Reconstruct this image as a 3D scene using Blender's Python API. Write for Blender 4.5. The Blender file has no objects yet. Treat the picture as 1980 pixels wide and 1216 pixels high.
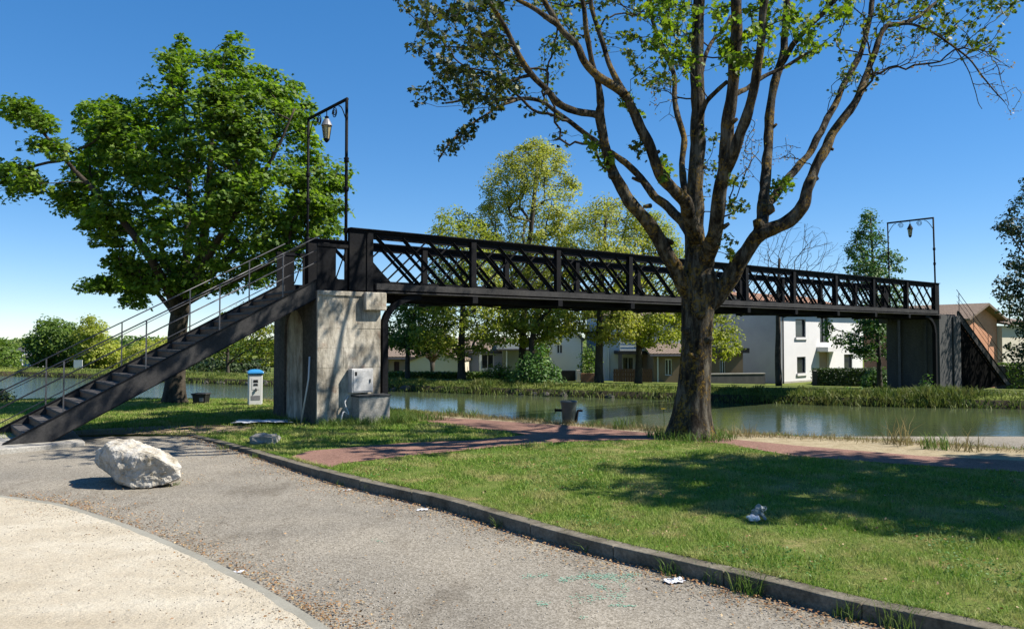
import bpy, bmesh, math
import numpy as np
from mathutils import Vector, noise as mnoise
rng = np.random.default_rng(7)
scene = bpy.context.scene
col = scene.collection

# ------------------------------------------------------------------ camera
F_PX, CX, CY, HOR = 1540.0, 990.0, 608.0, 655.0
EYE = np.array([0.0, 0.0, 1.7])
PITCH = math.atan((HOR - CY) / F_PX)
cam_d = bpy.data.cameras.new('camera')
cam_d.sensor_fit = 'HORIZONTAL'
cam_d.sensor_width = 36.0
cam_d.lens = 36.0 * F_PX / 1980.0
cam_d.clip_start = 0.1
cam_d.clip_end = 6000
cam = bpy.data.objects.new('camera', cam_d)
cam.location = EYE
cam.rotation_euler = (math.pi / 2 + PITCH, 0, 0)
col.objects.link(cam)
scene.camera = cam

# ------------------------------------------------------------------ sky, sun, exposure
SUN_EL = math.radians(48)
SUN_AZ = math.atan2(0.995, -0.05)          # clockwise from +Y towards +X
SUN = np.array([math.sin(SUN_AZ) * math.cos(SUN_EL), math.cos(SUN_AZ) * math.cos(SUN_EL), math.sin(SUN_EL)])
world = bpy.data.worlds.new('World')
scene.world = world
world.use_nodes = True
wn = world.node_tree.nodes
wl = world.node_tree.links
bg = wn['Background']
sky = wn.new('ShaderNodeTexSky')
sky.sky_type = 'NISHITA'
sky.sun_disc = False
sky.sun_elevation = SUN_EL
sky.sun_rotation = SUN_AZ
sky.altitude = 0
sky.air_density = 0.7
sky.dust_density = 0.0
sky.ozone_density = 4.0
hs = wn.new('ShaderNodeHueSaturation')
hs.inputs['Hue'].default_value = 0.505
hs.inputs['Saturation'].default_value = 1.55
hs.inputs['Value'].default_value = 1.22
gm = wn.new('ShaderNodeGamma')
gm.inputs[1].default_value = 0.66
wl.new(sky.outputs[0], gm.inputs[0])
wl.new(gm.outputs[0], hs.inputs['Color'])
wl.new(hs.outputs[0], bg.inputs[0])
bg.inputs[1].default_value = 0.118
sun_d = bpy.data.lights.new('sun', 'SUN')
sun_d.energy = 5.0
sun_d.angle = math.radians(0.53)
sun_d.color = (1.0, 0.93, 0.83)
sun_o = bpy.data.objects.new('sun', sun_d)
sun_o.rotation_euler = Vector(SUN).to_track_quat('Z', 'Y').to_euler()
sun_o.location = (20, 5, 30)
col.objects.link(sun_o)
scene.view_settings.view_transform = 'Standard'
scene.view_settings.look = 'None'
scene.view_settings.exposure = 1.0
scene.view_settings.gamma = 1.0
scene.view_settings.use_curve_mapping = False
scene.render.engine = 'CYCLES'
cy = scene.cycles
cy.max_bounces = 6
cy.diffuse_bounces = 3
cy.glossy_bounces = 3
cy.transmission_bounces = 3
cy.transparent_max_bounces = 6
cy.caustics_reflective = False
cy.caustics_refractive = False
cy.use_denoising = True

# ------------------------------------------------------------------ pixel geometry helpers
_cp, _sp = math.cos(PITCH), math.sin(PITCH)
def ray(u, v):
    a = (u - CX) / F_PX
    b = (CY - v) / F_PX
    return np.array([a, _cp - b * _sp, _sp + b * _cp])
def at(u, v, depth):
    r = ray(u, v)
    return EYE + r * (depth / r[1])
def hit_z(u, v, z=0.0):
    r = ray(u, v)
    return EYE + r * ((z - 1.7) / r[2])
def hit_plane(u, v, p0, n):
    r = ray(u, v)
    return EYE + r * (np.dot(np.asarray(p0) - EYE, n) / np.dot(r, n))
AS_Z, AS_Y, AS_K = -0.10, 10.0, 0.025      # car park level, where its rise starts, and the rise
def asph_z(y):
    return AS_Z if y < AS_Y else min(0.0, AS_Z + (y - AS_Y) * AS_K)
def hit_asph(u, v):
    r = ray(u, v)
    t = (AS_Z - 1.7) / r[2]
    if r[1] * t > AS_Y:
        t = (AS_Z - AS_Y * AS_K - 1.7) / (r[2] - AS_K * r[1])
    return EYE + r * t
def proj(p):
    q = np.asarray(p) - EYE
    f = q[1] * _cp + q[2] * _sp
    up = -q[1] * _sp + q[2] * _cp
    return CX + F_PX * q[0] / f, CY - F_PX * up / f

# ------------------------------------------------------------------ scene graph helpers
def prop(o, label=None, cat=None, group=None, kind=None):
    if label: o['label'] = label
    if cat: o['category'] = cat
    if group: o['group'] = group
    if kind: o['kind'] = kind
    return o
def empty(name, loc=(0, 0, 0), label=None, cat=None, group=None):
    o = bpy.data.objects.new(name, None)
    o.empty_display_size = 0.2
    o.location = loc
    col.objects.link(o)
    return prop(o, label, cat, group)
def setpar(o, parent):
    if parent is not None:
        o.parent = parent
        o.matrix_parent_inverse = parent_world(parent).inverted()
def parent_world(p):
    m = p.matrix_basis.copy()
    if p.parent is not None:
        m = parent_world(p.parent) @ p.matrix_parent_inverse @ m
    return m
def link(name, me, mat=None, parent=None, smooth=False):
    if mat is not None and not me.materials:
        me.materials.append(mat)
    o = bpy.data.objects.new(name, me)
    col.objects.link(o)
    setpar(o, parent)
    if smooth:
        me.polygons.foreach_set('use_smooth', np.ones(len(me.polygons), dtype=bool))
    return o
class MB:
    def __init__(s):
        s.v = []; s.f = []
    def add(s, vs, fs):
        n = len(s.v)
        s.v += [tuple(map(float, p)) for p in vs]
        s.f += [tuple(n + i for i in f) for f in fs]
        return s
    def obox(s, c, ax, ay, az):
        """box about centre c with half-axis vectors"""
        c, ax, ay, az = map(np.asarray, (c, ax, ay, az))
        vs = [c + i * ax + j * ay + k * az for k in (-1, 1) for j in (-1, 1) for i in (-1, 1)]
        fs = [(0, 2, 3, 1), (4, 5, 7, 6), (0, 1, 5, 4), (2, 6, 7, 3), (0, 4, 6, 2), (1, 3, 7, 5)]
        return s.add(vs, fs)
    def box(s, x0, x1, y0, y1, z0, z1):
        return s.obox(((x0+x1)/2, (y0+y1)/2, (z0+z1)/2), ((x1-x0)/2, 0, 0), (0, (y1-y0)/2, 0), (0, 0, (z1-z0)/2))
    def bar(s, p, q, w, h, up=(0, 0, 1)):
        p, q, up = map(lambda a: np.asarray(a, float), (p, q, up))
        d = q - p; L = np.linalg.norm(d); d /= L
        x = np.cross(d, up); x /= np.linalg.norm(x)
        y = np.cross(x, d)
        return s.obox((p + q) / 2, d * L / 2, x * w / 2, y * h / 2)
    def tube(s, pts, radii, n=8, cap=True):
        pts = [np.asarray(p, float) for p in pts]
        if np.isscalar(radii): radii = [radii] * len(pts)
        base = len(s.v)
        ref = None
        for i, p in enumerate(pts):
            d = pts[min(i + 1, len(pts) - 1)] - pts[max(i - 1, 0)]
            d = d / (np.linalg.norm(d) + 1e-9)
            if ref is None:
                ref = np.cross(d, (0.3, 1, 0.2)); ref /= np.linalg.norm(ref)
            ref = ref - d * np.dot(ref, d); ref /= np.linalg.norm(ref)
            b = np.cross(d, ref)
            for k in range(n):
                a = 2 * math.pi * k / n
                s.v.append(tuple(p + radii[i] * (math.cos(a) * ref + math.sin(a) * b)))
        for i in range(len(pts) - 1):
            for k in range(n):
                k2 = (k + 1) % n
                s.f.append((base + i*n + k, base + i*n + k2, base + (i+1)*n + k2, base + (i+1)*n + k))
        if cap:
            s.f.append(tuple(base + k for k in range(n))[::-1])
            s.f.append(tuple(base + (len(pts)-1)*n + k for k in range(n)))
        return s
    def lathe(s, c, prof, n=16):
        """prof: (r, z) pairs about vertical axis at c"""
        base = len(s.v)
        for r, z in prof:
            for k in range(n):
                a = 2 * math.pi * k / n
                s.v.append((c[0] + r * math.cos(a), c[1] + r * math.sin(a), c[2] + z))
        for i in range(len(prof) - 1):
            for k in range(n):
                k2 = (k + 1) % n
                s.f.append((base + i*n + k, base + i*n + k2, base + (i+1)*n + k2, base + (i+1)*n + k))
        s.f.append(tuple(base + k for k in range(n))[::-1])
        s.f.append(tuple(base + (len(prof)-1)*n + k for k in range(n)))
        return s
    def mesh(s, name):
        me = bpy.data.meshes.new(name)
        me.from_pydata(s.v, [], s.f)
        me.update()
        return me
    def build(s, name, mat=None, parent=None, smooth=False, bevel=0.0):
        o = link(name, s.mesh(name), mat, parent, smooth)
        if bevel:
            b = o.modifiers.new('bevel', 'BEVEL'); b.width = bevel; b.segments = 2; b.limit_method = 'ANGLE'
        return o
def np_mesh(name, V, Fc, mat, parent=None, smooth=False):
    """V (n,3); Fc (m,k) faces all of k corners"""
    me = bpy.data.meshes.new(name)
    V = np.ascontiguousarray(V, np.float32); Fc = np.ascontiguousarray(Fc, np.int32)
    m, k = Fc.shape
    me.vertices.add(len(V)); me.vertices.foreach_set('co', V.ravel())
    me.loops.add(m * k); me.loops.foreach_set('vertex_index', Fc.ravel())
    me.polygons.add(m)
    me.polygons.foreach_set('loop_start', np.arange(0, m * k, k, dtype=np.int32))
    me.polygons.foreach_set('loop_total', np.full(m, k, np.int32))
    me.update(calc_edges=True)
    return link(name, me, mat, parent, smooth)
def copy_tree(o, parent=None):
    c = o.copy(); col.objects.link(c)
    if parent is not None: c.parent = parent
    for ch in o.children:
        copy_tree(ch, c)
    return c
def inside(poly, P):
    poly = np.asarray(poly, float); x, y = P[:, 0], P[:, 1]
    r = np.zeros(len(P), bool); n = len(poly); j = n - 1
    for i in range(n):
        xi, yi = poly[i]; xj, yj = poly[j]
        c = ((yi > y) != (yj > y)) & (x < (xj - xi) * (y - yi) / (yj - yi + 1e-12) + xi)
        r ^= c; j = i
    return r
def edge_dist(poly, P):
    poly = np.asarray(poly, float); best = np.full(len(P), 1e9)
    for i in range(len(poly)):
        a, b = poly[i], poly[(i + 1) % len(poly)]
        ab = b - a; t = np.clip(((P - a) @ ab) / (ab @ ab + 1e-9), 0, 1)
        best = np.minimum(best, np.linalg.norm(P - (a + t[:, None] * ab), axis=1))
    return best

# ------------------------------------------------------------------ materials
def new_mat(name):
    m = bpy.data.materials.new(name); m.use_nodes = True
    nt = m.node_tree
    return m, nt.nodes, nt.links, nt.nodes['Principled BSDF']
def rgba(c): return (c[0], c[1], c[2], 1.0)
def pos_noise(n, l, scale, detail=4, rough=0.6, vec=None, kind='noise', stretch=None):
    g = n.new('ShaderNodeNewGeometry')
    src = g.outputs['Position']
    if stretch is not None:
        mp = n.new('ShaderNodeMapping'); mp.inputs['Scale'].default_value = stretch
        l.new(src, mp.inputs['Vector']); src = mp.outputs[0]
    if kind == 'noise':
        t = n.new('ShaderNodeTexNoise'); t.inputs['Detail'].default_value = detail; t.inputs['Roughness'].default_value = rough
    else:
        t = n.new('ShaderNodeTexVoronoi')
    t.inputs['Scale'].default_value = scale
    l.new(src, t.inputs['Vector'])
    return t
ALB = 0.71      # the colours below were picked one half stop brighter than the final exposure
def ramp(n, l, fac, stops, k=ALB):
    r = n.new('ShaderNodeValToRGB')
    e = r.color_ramp.elements
    while len(e) < len(stops): e.new(0.5)
    for el, (p, c) in zip(e, stops):
        el.position = p; el.color = rgba([x * k for x in c]) if not np.isscalar(c) else (c, c, c, 1)
    l.new(fac, r.inputs[0])
    return r
def mixc(n, l, fac, a, b, mode='MIX'):
    m = n.new('ShaderNodeMix'); m.data_type = 'RGBA'; m.blend_type = mode
    if np.isscalar(fac): m.inputs[0].default_value = fac
    else: l.new(fac, m.inputs[0])
    for k, s in ((6, a), (7, b)):
        if isinstance(s, tuple): m.inputs[k].default_value = rgba([x * ALB for x in s] if mode == 'MIX' else s)
        else: l.new(s, m.inputs[k])
    return m.outputs[2]
def pmat(name, c1, c2, scale=3.0, rough=0.8, bump=0.0, bscale=60.0, spec=0.3, fine=None, metal=0.0, stretch=None, c3=None):
    m, n, l, b = new_mat(name)
    t = pos_noise(n, l, scale, 6, 0.65, stretch=stretch)
    st = [(0.32, c1), (0.68, c2)] if c3 is None else [(0.3, c1), (0.5, c2), (0.68, c3)]
    c = ramp(n, l, t.outputs[0], st).outputs[0]
    if fine:
        t2 = pos_noise(n, l, fine[0], 3, 0.7)
        f = ramp(n, l, t2.outputs[0], [(0.35, 1 - fine[1]), (0.65, 1 + fine[1])]).outputs[0]
        c = mixc(n, l, 1.0, c, f, 'MULTIPLY')
    l.new(c, b.inputs['Base Color'])
    b.inputs['Roughness'].default_value = rough
    b.inputs['Specular IOR Level'].default_value = spec
    b.inputs['Metallic'].default_value = metal
    if bump:
        t3 = pos_noise(n, l, bscale, 5, 0.7)
        bp = n.new('ShaderNodeBump'); bp.inputs['Strength'].default_value = bump; bp.inputs['Distance'].default_value = 0.01
        l.new(t3.outputs[0], bp.inputs['Height']); l.new(bp.outputs[0], b.inputs['Normal'])
    return m
def leaf_mat(name, cols, trans=0.35, nscale=0.6, rough=0.55):
    m, n, l, b = new_mat(name)
    g = n.new('ShaderNodeNewGeometry')
    k = len(cols)
    r = ramp(n, l, g.outputs['Random Per Island'], [((i + 0.5) / k, c) for i, c in enumerate(cols)])
    t = pos_noise(n, l, nscale, 3, 0.6)
    f = ramp(n, l, t.outputs[0], [(0.3, 0.78), (0.7, 1.2)])
    c = mixc(n, l, 1.0, r.outputs[0], f.outputs[0], 'MULTIPLY')
    l.new(c, b.inputs['Base Color'])
    b.inputs['Roughness'].default_value = rough
    b.inputs['Specular IOR Level'].default_value = 0.35
    tr = n.new('ShaderNodeBsdfTranslucent')
    c2 = mixc(n, l, 1.0, c, (1.25, 1.35, 0.55), 'MULTIPLY')
    l.new(c2, tr.inputs['Color'])
    mx = n.new('ShaderNodeMixShader'); mx.inputs[0].default_value = trans
    l.new(b.outputs[0], mx.inputs[1]); l.new(tr.outputs[0], mx.inputs[2])
    l.new(mx.outputs[0], n['Material Output'].inputs[0])
    return m
M = {}
M['steel'] = pmat('anthracite_paint', (0.005, 0.0056, 0.007), (0.009, 0.0098, 0.012), 2.5, 0.7, 0.1, 40, 0.10, fine=(25, 0.35), c3=(0.016, 0.0155, 0.0155))
M['steel_grey'] = pmat('lighter_grey_paint', (0.035, 0.035, 0.036), (0.07, 0.068, 0.066), 2.0, 0.7, 0.1, 40, 0.12, fine=(30, 0.2))  # lighter grey puts the sunlit tone of flanges and stringers into the colour
M['galv'] = pmat('galvanised_rail', (0.06, 0.06, 0.066), (0.11, 0.11, 0.12), 6.0, 0.45, 0, 40, 0.5, metal=0.3)
M['wood'] = pmat('brown_step_wood', (0.16, 0.088, 0.048), (0.28, 0.165, 0.095), 5.0, 0.75, 0.3, 50, 0.25, stretch=(1, 1, 6))
M['tread'] = pmat('grey_tread', (0.055, 0.05, 0.046), (0.11, 0.10, 0.092), 5.0, 0.8, 0.2, 60, 0.3)
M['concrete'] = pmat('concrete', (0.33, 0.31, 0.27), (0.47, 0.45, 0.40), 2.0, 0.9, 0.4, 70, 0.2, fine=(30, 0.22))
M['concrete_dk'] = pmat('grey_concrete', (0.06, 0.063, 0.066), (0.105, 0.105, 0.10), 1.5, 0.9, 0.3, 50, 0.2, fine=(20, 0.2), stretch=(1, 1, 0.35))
M['white_paint'] = pmat('white_paint', (0.72, 0.72, 0.70), (0.82, 0.82, 0.80), 1.5, 0.55, 0, 40, 0.4)
M['white_wall'] = pmat('white_render', (0.74, 0.74, 0.73), (0.83, 0.83, 0.82), 0.5, 0.9, 0.1, 30, 0.2)
M['black'] = pmat('black_paint', (0.012, 0.012, 0.013), (0.025, 0.025, 0.027), 4, 0.5)
M['bark'] = pmat('bark', (0.034, 0.028, 0.021), (0.095, 0.080, 0.060), 7.0, 0.95, 1.0, 30, 0.15, fine=(22, 0.35), stretch=(1, 1, 0.28))
M['bark_far'] = pmat('far_bark', (0.05, 0.043, 0.036), (0.10, 0.09, 0.075), 5.0, 0.95, 0, 30, 0.15)
# bark with patches of orange lichen for the near tree
def lichen_bark():
    m, n, l, b = new_mat('bark_with_lichen')
    t = pos_noise(n, l, 9, 8, 0.72, stretch=(1, 1, 0.25))
    c = ramp(n, l, t.outputs[0], [(0.38, (0.016, 0.012, 0.009)), (0.50, (0.068, 0.058, 0.043)), (0.62, (0.20, 0.18, 0.14))]).outputs[0]
    t2 = pos_noise(n, l, 2.2, 5, 0.7)
    t3 = pos_noise(n, l, 22, 4, 0.7)
    a = n.new('ShaderNodeMath'); a.operation = 'MULTIPLY'
    l.new(t2.outputs[0], a.inputs[0]); l.new(t3.outputs[0], a.inputs[1])
    f = ramp(n, l, a.outputs[0], [(0.265, 0.0), (0.345, 0.8)]).outputs[0]
    c = mixc(n, l, f, c, (0.32, 0.20, 0.035))
    l.new(c, b.inputs['Base Color'])
    b.inputs['Roughness'].default_value = 0.95; b.inputs['Specular IOR Level'].default_value = 0.12
    v = pos_noise(n, l, 30, 6, 0.75, stretch=(1, 1, 0.22))
    bp = n.new('ShaderNodeBump'); bp.inputs['Strength'].default_value = 1.0; bp.inputs['Distance'].default_value = 0.06
    l.new(v.outputs[0], bp.inputs['Height']); l.new(bp.outputs[0], b.inputs['Normal'])
    return m
M['bark_near'] = lichen_bark()
def asphalt_mat(name, tone, speck_lo, speck_hi):
    m, n, l, b = new_mat(name)
    v = pos_noise(n, l, 75, kind='voronoi')
    sp = ramp(n, l, v.outputs['Color'], [(0.15, speck_lo), (0.5, tone), (0.85, speck_hi)]).outputs[0]
    fine = pos_noise(n, l, 150, 3, 0.8)
    f1 = ramp(n, l, fine.outputs[0], [(0.35, 0.78), (0.65, 1.2)]).outputs[0]
    c = mixc(n, l, 1.0, sp, f1, 'MULTIPLY')
    big = pos_noise(n, l, 0.55, 6, 0.6)
    f2 = ramp(n, l, big.outputs[0], [(0.33, (0.80, 0.80, 0.80)), (0.66, (1.14, 1.12, 1.08))], 1.0).outputs[0]
    c = mixc(n, l, 1.0, c, f2, 'MULTIPLY')
    st = pos_noise(n, l, 1.3, 7, 0.72, stretch=(1.0, 0.45, 1))
    f3 = ramp(n, l, st.outputs[0], [(0.36, (0.74, 0.72, 0.70)), (0.47, (1.0, 1.0, 1.0))], 1.0).outputs[0]
    c = mixc(n, l, 1.0, c, f3, 'MULTIPLY')
    l.new(c, b.inputs['Base Color'])
    b.inputs['Roughness'].default_value = 0.92; b.inputs['Specular IOR Level'].default_value = 0.15
    bp = n.new('ShaderNodeBump'); bp.inputs['Strength'].default_value = 0.45; bp.inputs['Distance'].default_value = 0.006
    l.new(v.outputs['Distance'], bp.inputs['Height']); l.new(bp.outputs[0], b.inputs['Normal'])
    return m
M['asphalt'] = asphalt_mat('bleached_asphalt', (0.29, 0.266, 0.222), (0.20, 0.182, 0.147), (0.39, 0.363, 0.31))
M['path'] = asphalt_mat('red_asphalt', (0.275, 0.155, 0.120), (0.19, 0.108, 0.085), (0.36, 0.225, 0.18))
def sand_mat():
    m, n, l, b = new_mat('pale_sand')
    t = pos_noise(n, l, 0.9, 8, 0.7, stretch=(1, 1.8, 1))
    c = ramp(n, l, t.outputs[0], [(0.3, (0.49, 0.425, 0.315)), (0.5, (0.60, 0.535, 0.415)), (0.68, (0.68, 0.625, 0.505))]).outputs[0]
    t2 = pos_noise(n, l, 60, 4, 0.75)
    c = mixc(n, l, 1.0, c, ramp(n, l, t2.outputs[0], [(0.33, 0.78), (0.66, 1.16)]).outputs[0], 'MULTIPLY')
    l.new(c, b.inputs['Base Color']); b.inputs['Roughness'].default_value = 0.97; b.inputs['Specular IOR Level'].default_value = 0.05
    t3 = pos_noise(n, l, 5, 8, 0.75)
    bp = n.new('ShaderNodeBump'); bp.inputs['Strength'].default_value = 0.8; bp.inputs['Distance'].default_value = 0.05
    l.new(t3.outputs[0], bp.inputs['Height']); l.new(bp.outputs[0], b.inputs['Normal'])
    return m
M['sand'] = sand_mat()
M['verge'] = pmat('pale_gravel', (0.30, 0.245, 0.14), (0.47, 0.40, 0.27), 5.0, 0.95, 0.6, 60, 0.1, fine=(40, 0.25))
M['dirt'] = pmat('dry_dirt', (0.25, 0.19, 0.11), (0.44, 0.36, 0.23), 2.5, 0.95, 0.5, 60, 0.1, fine=(40, 0.25))
M['edging'] = pmat('edging_concrete', (0.27, 0.26, 0.215), (0.36, 0.35, 0.295), 1.6, 0.9, 0.25, 60, 0.2, fine=(60, 0.1))
M['kerb'] = pmat('kerb_concrete', (0.09, 0.078, 0.055), (0.25, 0.225, 0.175), 3.0, 0.9, 0.5, 60, 0.2, fine=(35, 0.25))
def lawn_mat():
    m, n, l, b = new_mat('lawn_soil')
    t = pos_noise(n, l, 1.6, 8, 0.7)
    c = ramp(n, l, t.outputs[0], [(0.34, (0.10, 0.165, 0.03)), (0.52, (0.16, 0.205, 0.045)), (0.68, (0.34, 0.28, 0.125))]).outputs[0]
    t2 = pos_noise(n, l, 45, 4, 0.8)
    f = ramp(n, l, t2.outputs[0], [(0.35, 0.6), (0.65, 1.35)]).outputs[0]
    c = mixc(n, l, 1.0, c, f, 'MULTIPLY')
    l.new(c, b.inputs['Base Color']); b.inputs['Roughness'].default_value = 0.95; b.inputs['Specular IOR Level'].default_value = 0.1
    bp = n.new('ShaderNodeBump'); bp.inputs['Strength'].default_value = 0.7; bp.inputs['Distance'].default_value = 0.03
    l.new(t2.outputs[0], bp.inputs['Height']); l.new(bp.outputs[0], b.inputs['Normal'])
    return m
M['lawn'] = lawn_mat()
def blade_mat(name, cols, dry):
    m, n, l, b = new_mat(name)
    g = n.new('ShaderNodeNewGeometry')
    k = len(cols)
    c = ramp(n, l, g.outputs['Random Per Island'], [((i + .5) / k, x) for i, x in enumerate(cols)]).outputs[0]
    t = pos_noise(n, l, 1.6, 8, 0.7)
    f = ramp(n, l, t.outputs[0], [(0.46, 0.0), (0.63, 0.85)]).outputs[0]
    c = mixc(n, l, f, c, dry)
    l.new(c, b.inputs['Base Color']); b.inputs['Roughness'].default_value = 0.6; b.inputs['Specular IOR Level'].default_value = 0.25
    tr = n.new('ShaderNodeBsdfTranslucent'); l.new(c, tr.inputs['Color'])
    mx = n.new('ShaderNodeMixShader'); mx.inputs[0].default_value = 0.35
    l.new(b.outputs[0], mx.inputs[1]); l.new(tr.outputs[0], mx.inputs[2]); l.new(mx.outputs[0], n['Material Output'].inputs[0])
    return m
M['blade'] = blade_mat('grass_blades', [(0.14, 0.29, 0.026), (0.21, 0.36, 0.04), (0.28, 0.42, 0.06), (0.35, 0.44, 0.09)], (0.52, 0.47, 0.19))
M['weed'] = blade_mat('weed_blades', [(0.09, 0.20, 0.025), (0.14, 0.25, 0.04), (0.20, 0.28, 0.06)], (0.20, 0.25, 0.06))
M['reed'] = blade_mat('bank_grass', [(0.08, 0.14, 0.02), (0.13, 0.20, 0.03), (0.20, 0.24, 0.05), (0.10, 0.18, 0.03)], (0.24, 0.24, 0.07))
M['straw'] = blade_mat('dry_grass', [(0.30, 0.24, 0.10), (0.38, 0.31, 0.15), (0.22, 0.20, 0.07)], (0.36, 0.28, 0.13))
def water_mat():
    m, n, l, b = new_mat('canal_water')
    t0 = pos_noise(n, l, 0.08, 3, 0.5)
    c = ramp(n, l, t0.outputs[0], [(0.35, (0.062, 0.085, 0.040)), (0.65, (0.085, 0.108, 0.052))]).outputs[0]
    l.new(c, b.inputs['Base Color'])
    b.inputs['Roughness'].default_value = 0.035; b.inputs['IOR'].default_value = 1.33
    b.inputs['Specular IOR Level'].default_value = 0.5
    t = pos_noise(n, l, 2.6, 4, 0.55, stretch=(1, 1.8, 1))
    t2 = pos_noise(n, l, 9, 3, 0.6, stretch=(1, 1.6, 1))
    a = n.new('ShaderNodeMath'); a.operation = 'MULTIPLY_ADD'; a.inputs[1].default_value = 0.3
    l.new(t2.outputs[0], a.inputs[0]); l.new(t.outputs[0], a.inputs[2])
    bp = n.new('ShaderNodeBump'); bp.inputs['Distance'].default_value = 0.05
    # the open basin on the left is ruffled by the wind, the canal under the bridge is calmer
    g = n.new('ShaderNodeNewGeometry'); sx = n.new('ShaderNodeSeparateXYZ'); l.new(g.outputs['Position'], sx.inputs[0])
    mr = n.new('ShaderNodeMapRange'); mr.inputs[1].default_value = -4.0; mr.inputs[2].default_value = -12.0; mr.inputs[3].default_value = 0.12; mr.inputs[4].default_value = 0.75
    l.new(sx.outputs[0], mr.inputs[0]); l.new(mr.outputs[0], bp.inputs['Strength'])
    l.new(a.outputs[0], bp.inputs['Height']); l.new(bp.outputs[0], b.inputs['Normal'])
    return m
M['water'] = water_mat()
M['bank'] = pmat('bank_soil', (0.035, 0.03, 0.02), (0.09, 0.075, 0.05), 3, 0.95, 0.6, 20, 0.1)
M['far_lawn'] = pmat('far_grass', (0.11, 0.15, 0.025), (0.19, 0.22, 0.05), 0.6, 0.95, 0.6, 12, 0.1, fine=(9, 0.3))

# ------------------------------------------------------------------ ground and water
def sheet(name, pts, mat, z=None, kind='structure', parent=None):
    me = bpy.data.meshes.new(name)
    bm = bmesh.new()
    vs = [bm.verts.new((p[0], p[1], p[2] if z is None else z)) for p in pts]
    f = bm.faces.new(vs)
    f.normal_update()
    if f.normal.z < 0: f.normal_flip()
    bmesh.ops.triangulate(bm, faces=[f])
    bm.to_mesh(me); bm.free()
    o = link(name, me, mat, parent)
    if kind: o['kind'] = kind
    return o
def smooth_line(pts, n=6):
    """Catmull-Rom through pts"""
    P = [np.asarray(p, float) for p in pts]
    P = [2 * P[0] - P[1]] + P + [2 * P[-1] - P[-2]]
    out = []
    for i in range(1, len(P) - 2):
        for k in range(n):
            t = k / n
            a, b, c, d = P[i-1], P[i], P[i+1], P[i+2]
            out.append(0.5 * ((2*b) + (c-a)*t + (2*a-5*b+4*c-d)*t*t + (3*b-a-3*c+d)*t**3))
    out.append(P[-2])
    return out
WATER_Z = -0.6
near_edge = [(300, -190), (25, 0), (12, 9.2), (8, 12.25), (6.35, 13.45), (4.3, 14.35), (2.76, 15.1), (1.15, 16.1), (-0.45, 17.4), (-1.9, 18.4),
             (-4, 20), (-6.9, 22.3), (-10.5, 22.7), (-16, 22.2), (-40, 20), (-400, 10)]
kerb_px = [(360, 840), (450, 862), (600, 904), (690, 927), (851, 963), (994, 1004), (1138, 1043), (1300, 1080), (1481, 1121), (1638, 1160), (1782, 1188), (1925, 1218)]
kerb_line = [hit_z(u, v, 0.015)[:2] for u, v in kerb_px]
kerb_line = smooth_line(kerb_line + [np.array([3.9, 3.6]), np.array([6.5, 0.8]), np.array([12, -5.0])], 8)
left_line = [hit_z(u, v, 0)[:2] for u, v in ((0, 853), (75, 845), (150, 840), (250, 838))]
left_line = [np.array([-60, 9.0]), np.array([-14, 12.2])] + left_line
def offset(line, w):
    out = []
    for i, p in enumerate(line):
        d = np.asarray(line[min(i+1, len(line)-1)]) - np.asarray(line[max(i-1, 0)])
        d = d / np.linalg.norm(d)
        out.append(np.asarray(p) + w * np.array([-d[1], d[0]]))
    return out
lawn_border = left_line + offset(kerb_line, 0.07)
lawn_poly = lawn_border + [np.array([300, -290.0])] + [np.array(p, float) for p in near_edge] + [np.array([-400, 8.0])]
# the lawn sheet, with vertical skirts down to the water and the asphalt
def lawn():
    me = bpy.data.meshes.new('lawn'); bm = bmesh.new()
    vs = [bm.verts.new((p[0], p[1], 0.0)) for p in lawn_poly]
    f = bm.faces.new(vs); f.normal_update()
    if f.normal.z < 0: f.normal_flip()
    lo = [bm.verts.new((p[0], p[1], -1.2)) for p in lawn_poly]
    n = len(vs)
    for i in range(n):
        j = (i + 1) % n
        bm.faces.new((vs[i], lo[i], lo[j], vs[j]))
    bmesh.ops.triangulate(bm, faces=[f])
    bm.to_mesh(me); bm.free()
    o = link('lawn', me, M['lawn']); o['kind'] = 'structure'
lawn()
a = MB()
a.add([(-400, -400, AS_Z), (400, -400, AS_Z), (400, AS_Y, AS_Z), (-400, AS_Y, AS_Z), (400, 13.97, asph_z(13.97) - .001), (-400, 13.97, asph_z(13.97) - .001)], [(0, 1, 2, 3), (3, 2, 4, 5)])
prop(a.build('car_park', M['asphalt']), kind='structure')
# sand area and its concrete edging
edge_px = [(-260, 935), (-120, 948), (0, 962), (100, 976), (161, 993), (251, 1024), (359, 1070), (466, 1124), (556, 1178), (615, 1217), (700, 1285), (800, 1390)]
edge_line = smooth_line([hit_asph(u, v)[:2] for u, v in edge_px], 6)
sfine = smooth_line(edge_line, 8)
snr = offset(sfine, -1.0)
sand_pts = []
for p, q in zip(sfine, snr):
    w_ = 0.030 + 0.020 * mnoise.noise(Vector((p[0] * 3.1, p[1] * 3.1, 1))) + 0.012 * mnoise.noise(Vector((p[0] * 11, p[1] * 11, 2)))
    e_ = p + (q - p) * w_
    sand_pts.append((e_[0], e_[1], asph_z(p[1]) + 0.016))
sand_pts = sand_pts + [(0.2, 0.0, AS_Z + 0.016), (-30, 0.0, AS_Z + 0.016), (-30, 8.5, AS_Z + 0.016)]
sheet('sand_area', sand_pts, M['sand'])
edging = empty('edging_strip', (edge_line[20][0], edge_line[20][1], -0.2))
edging['kind'] = 'structure'
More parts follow.
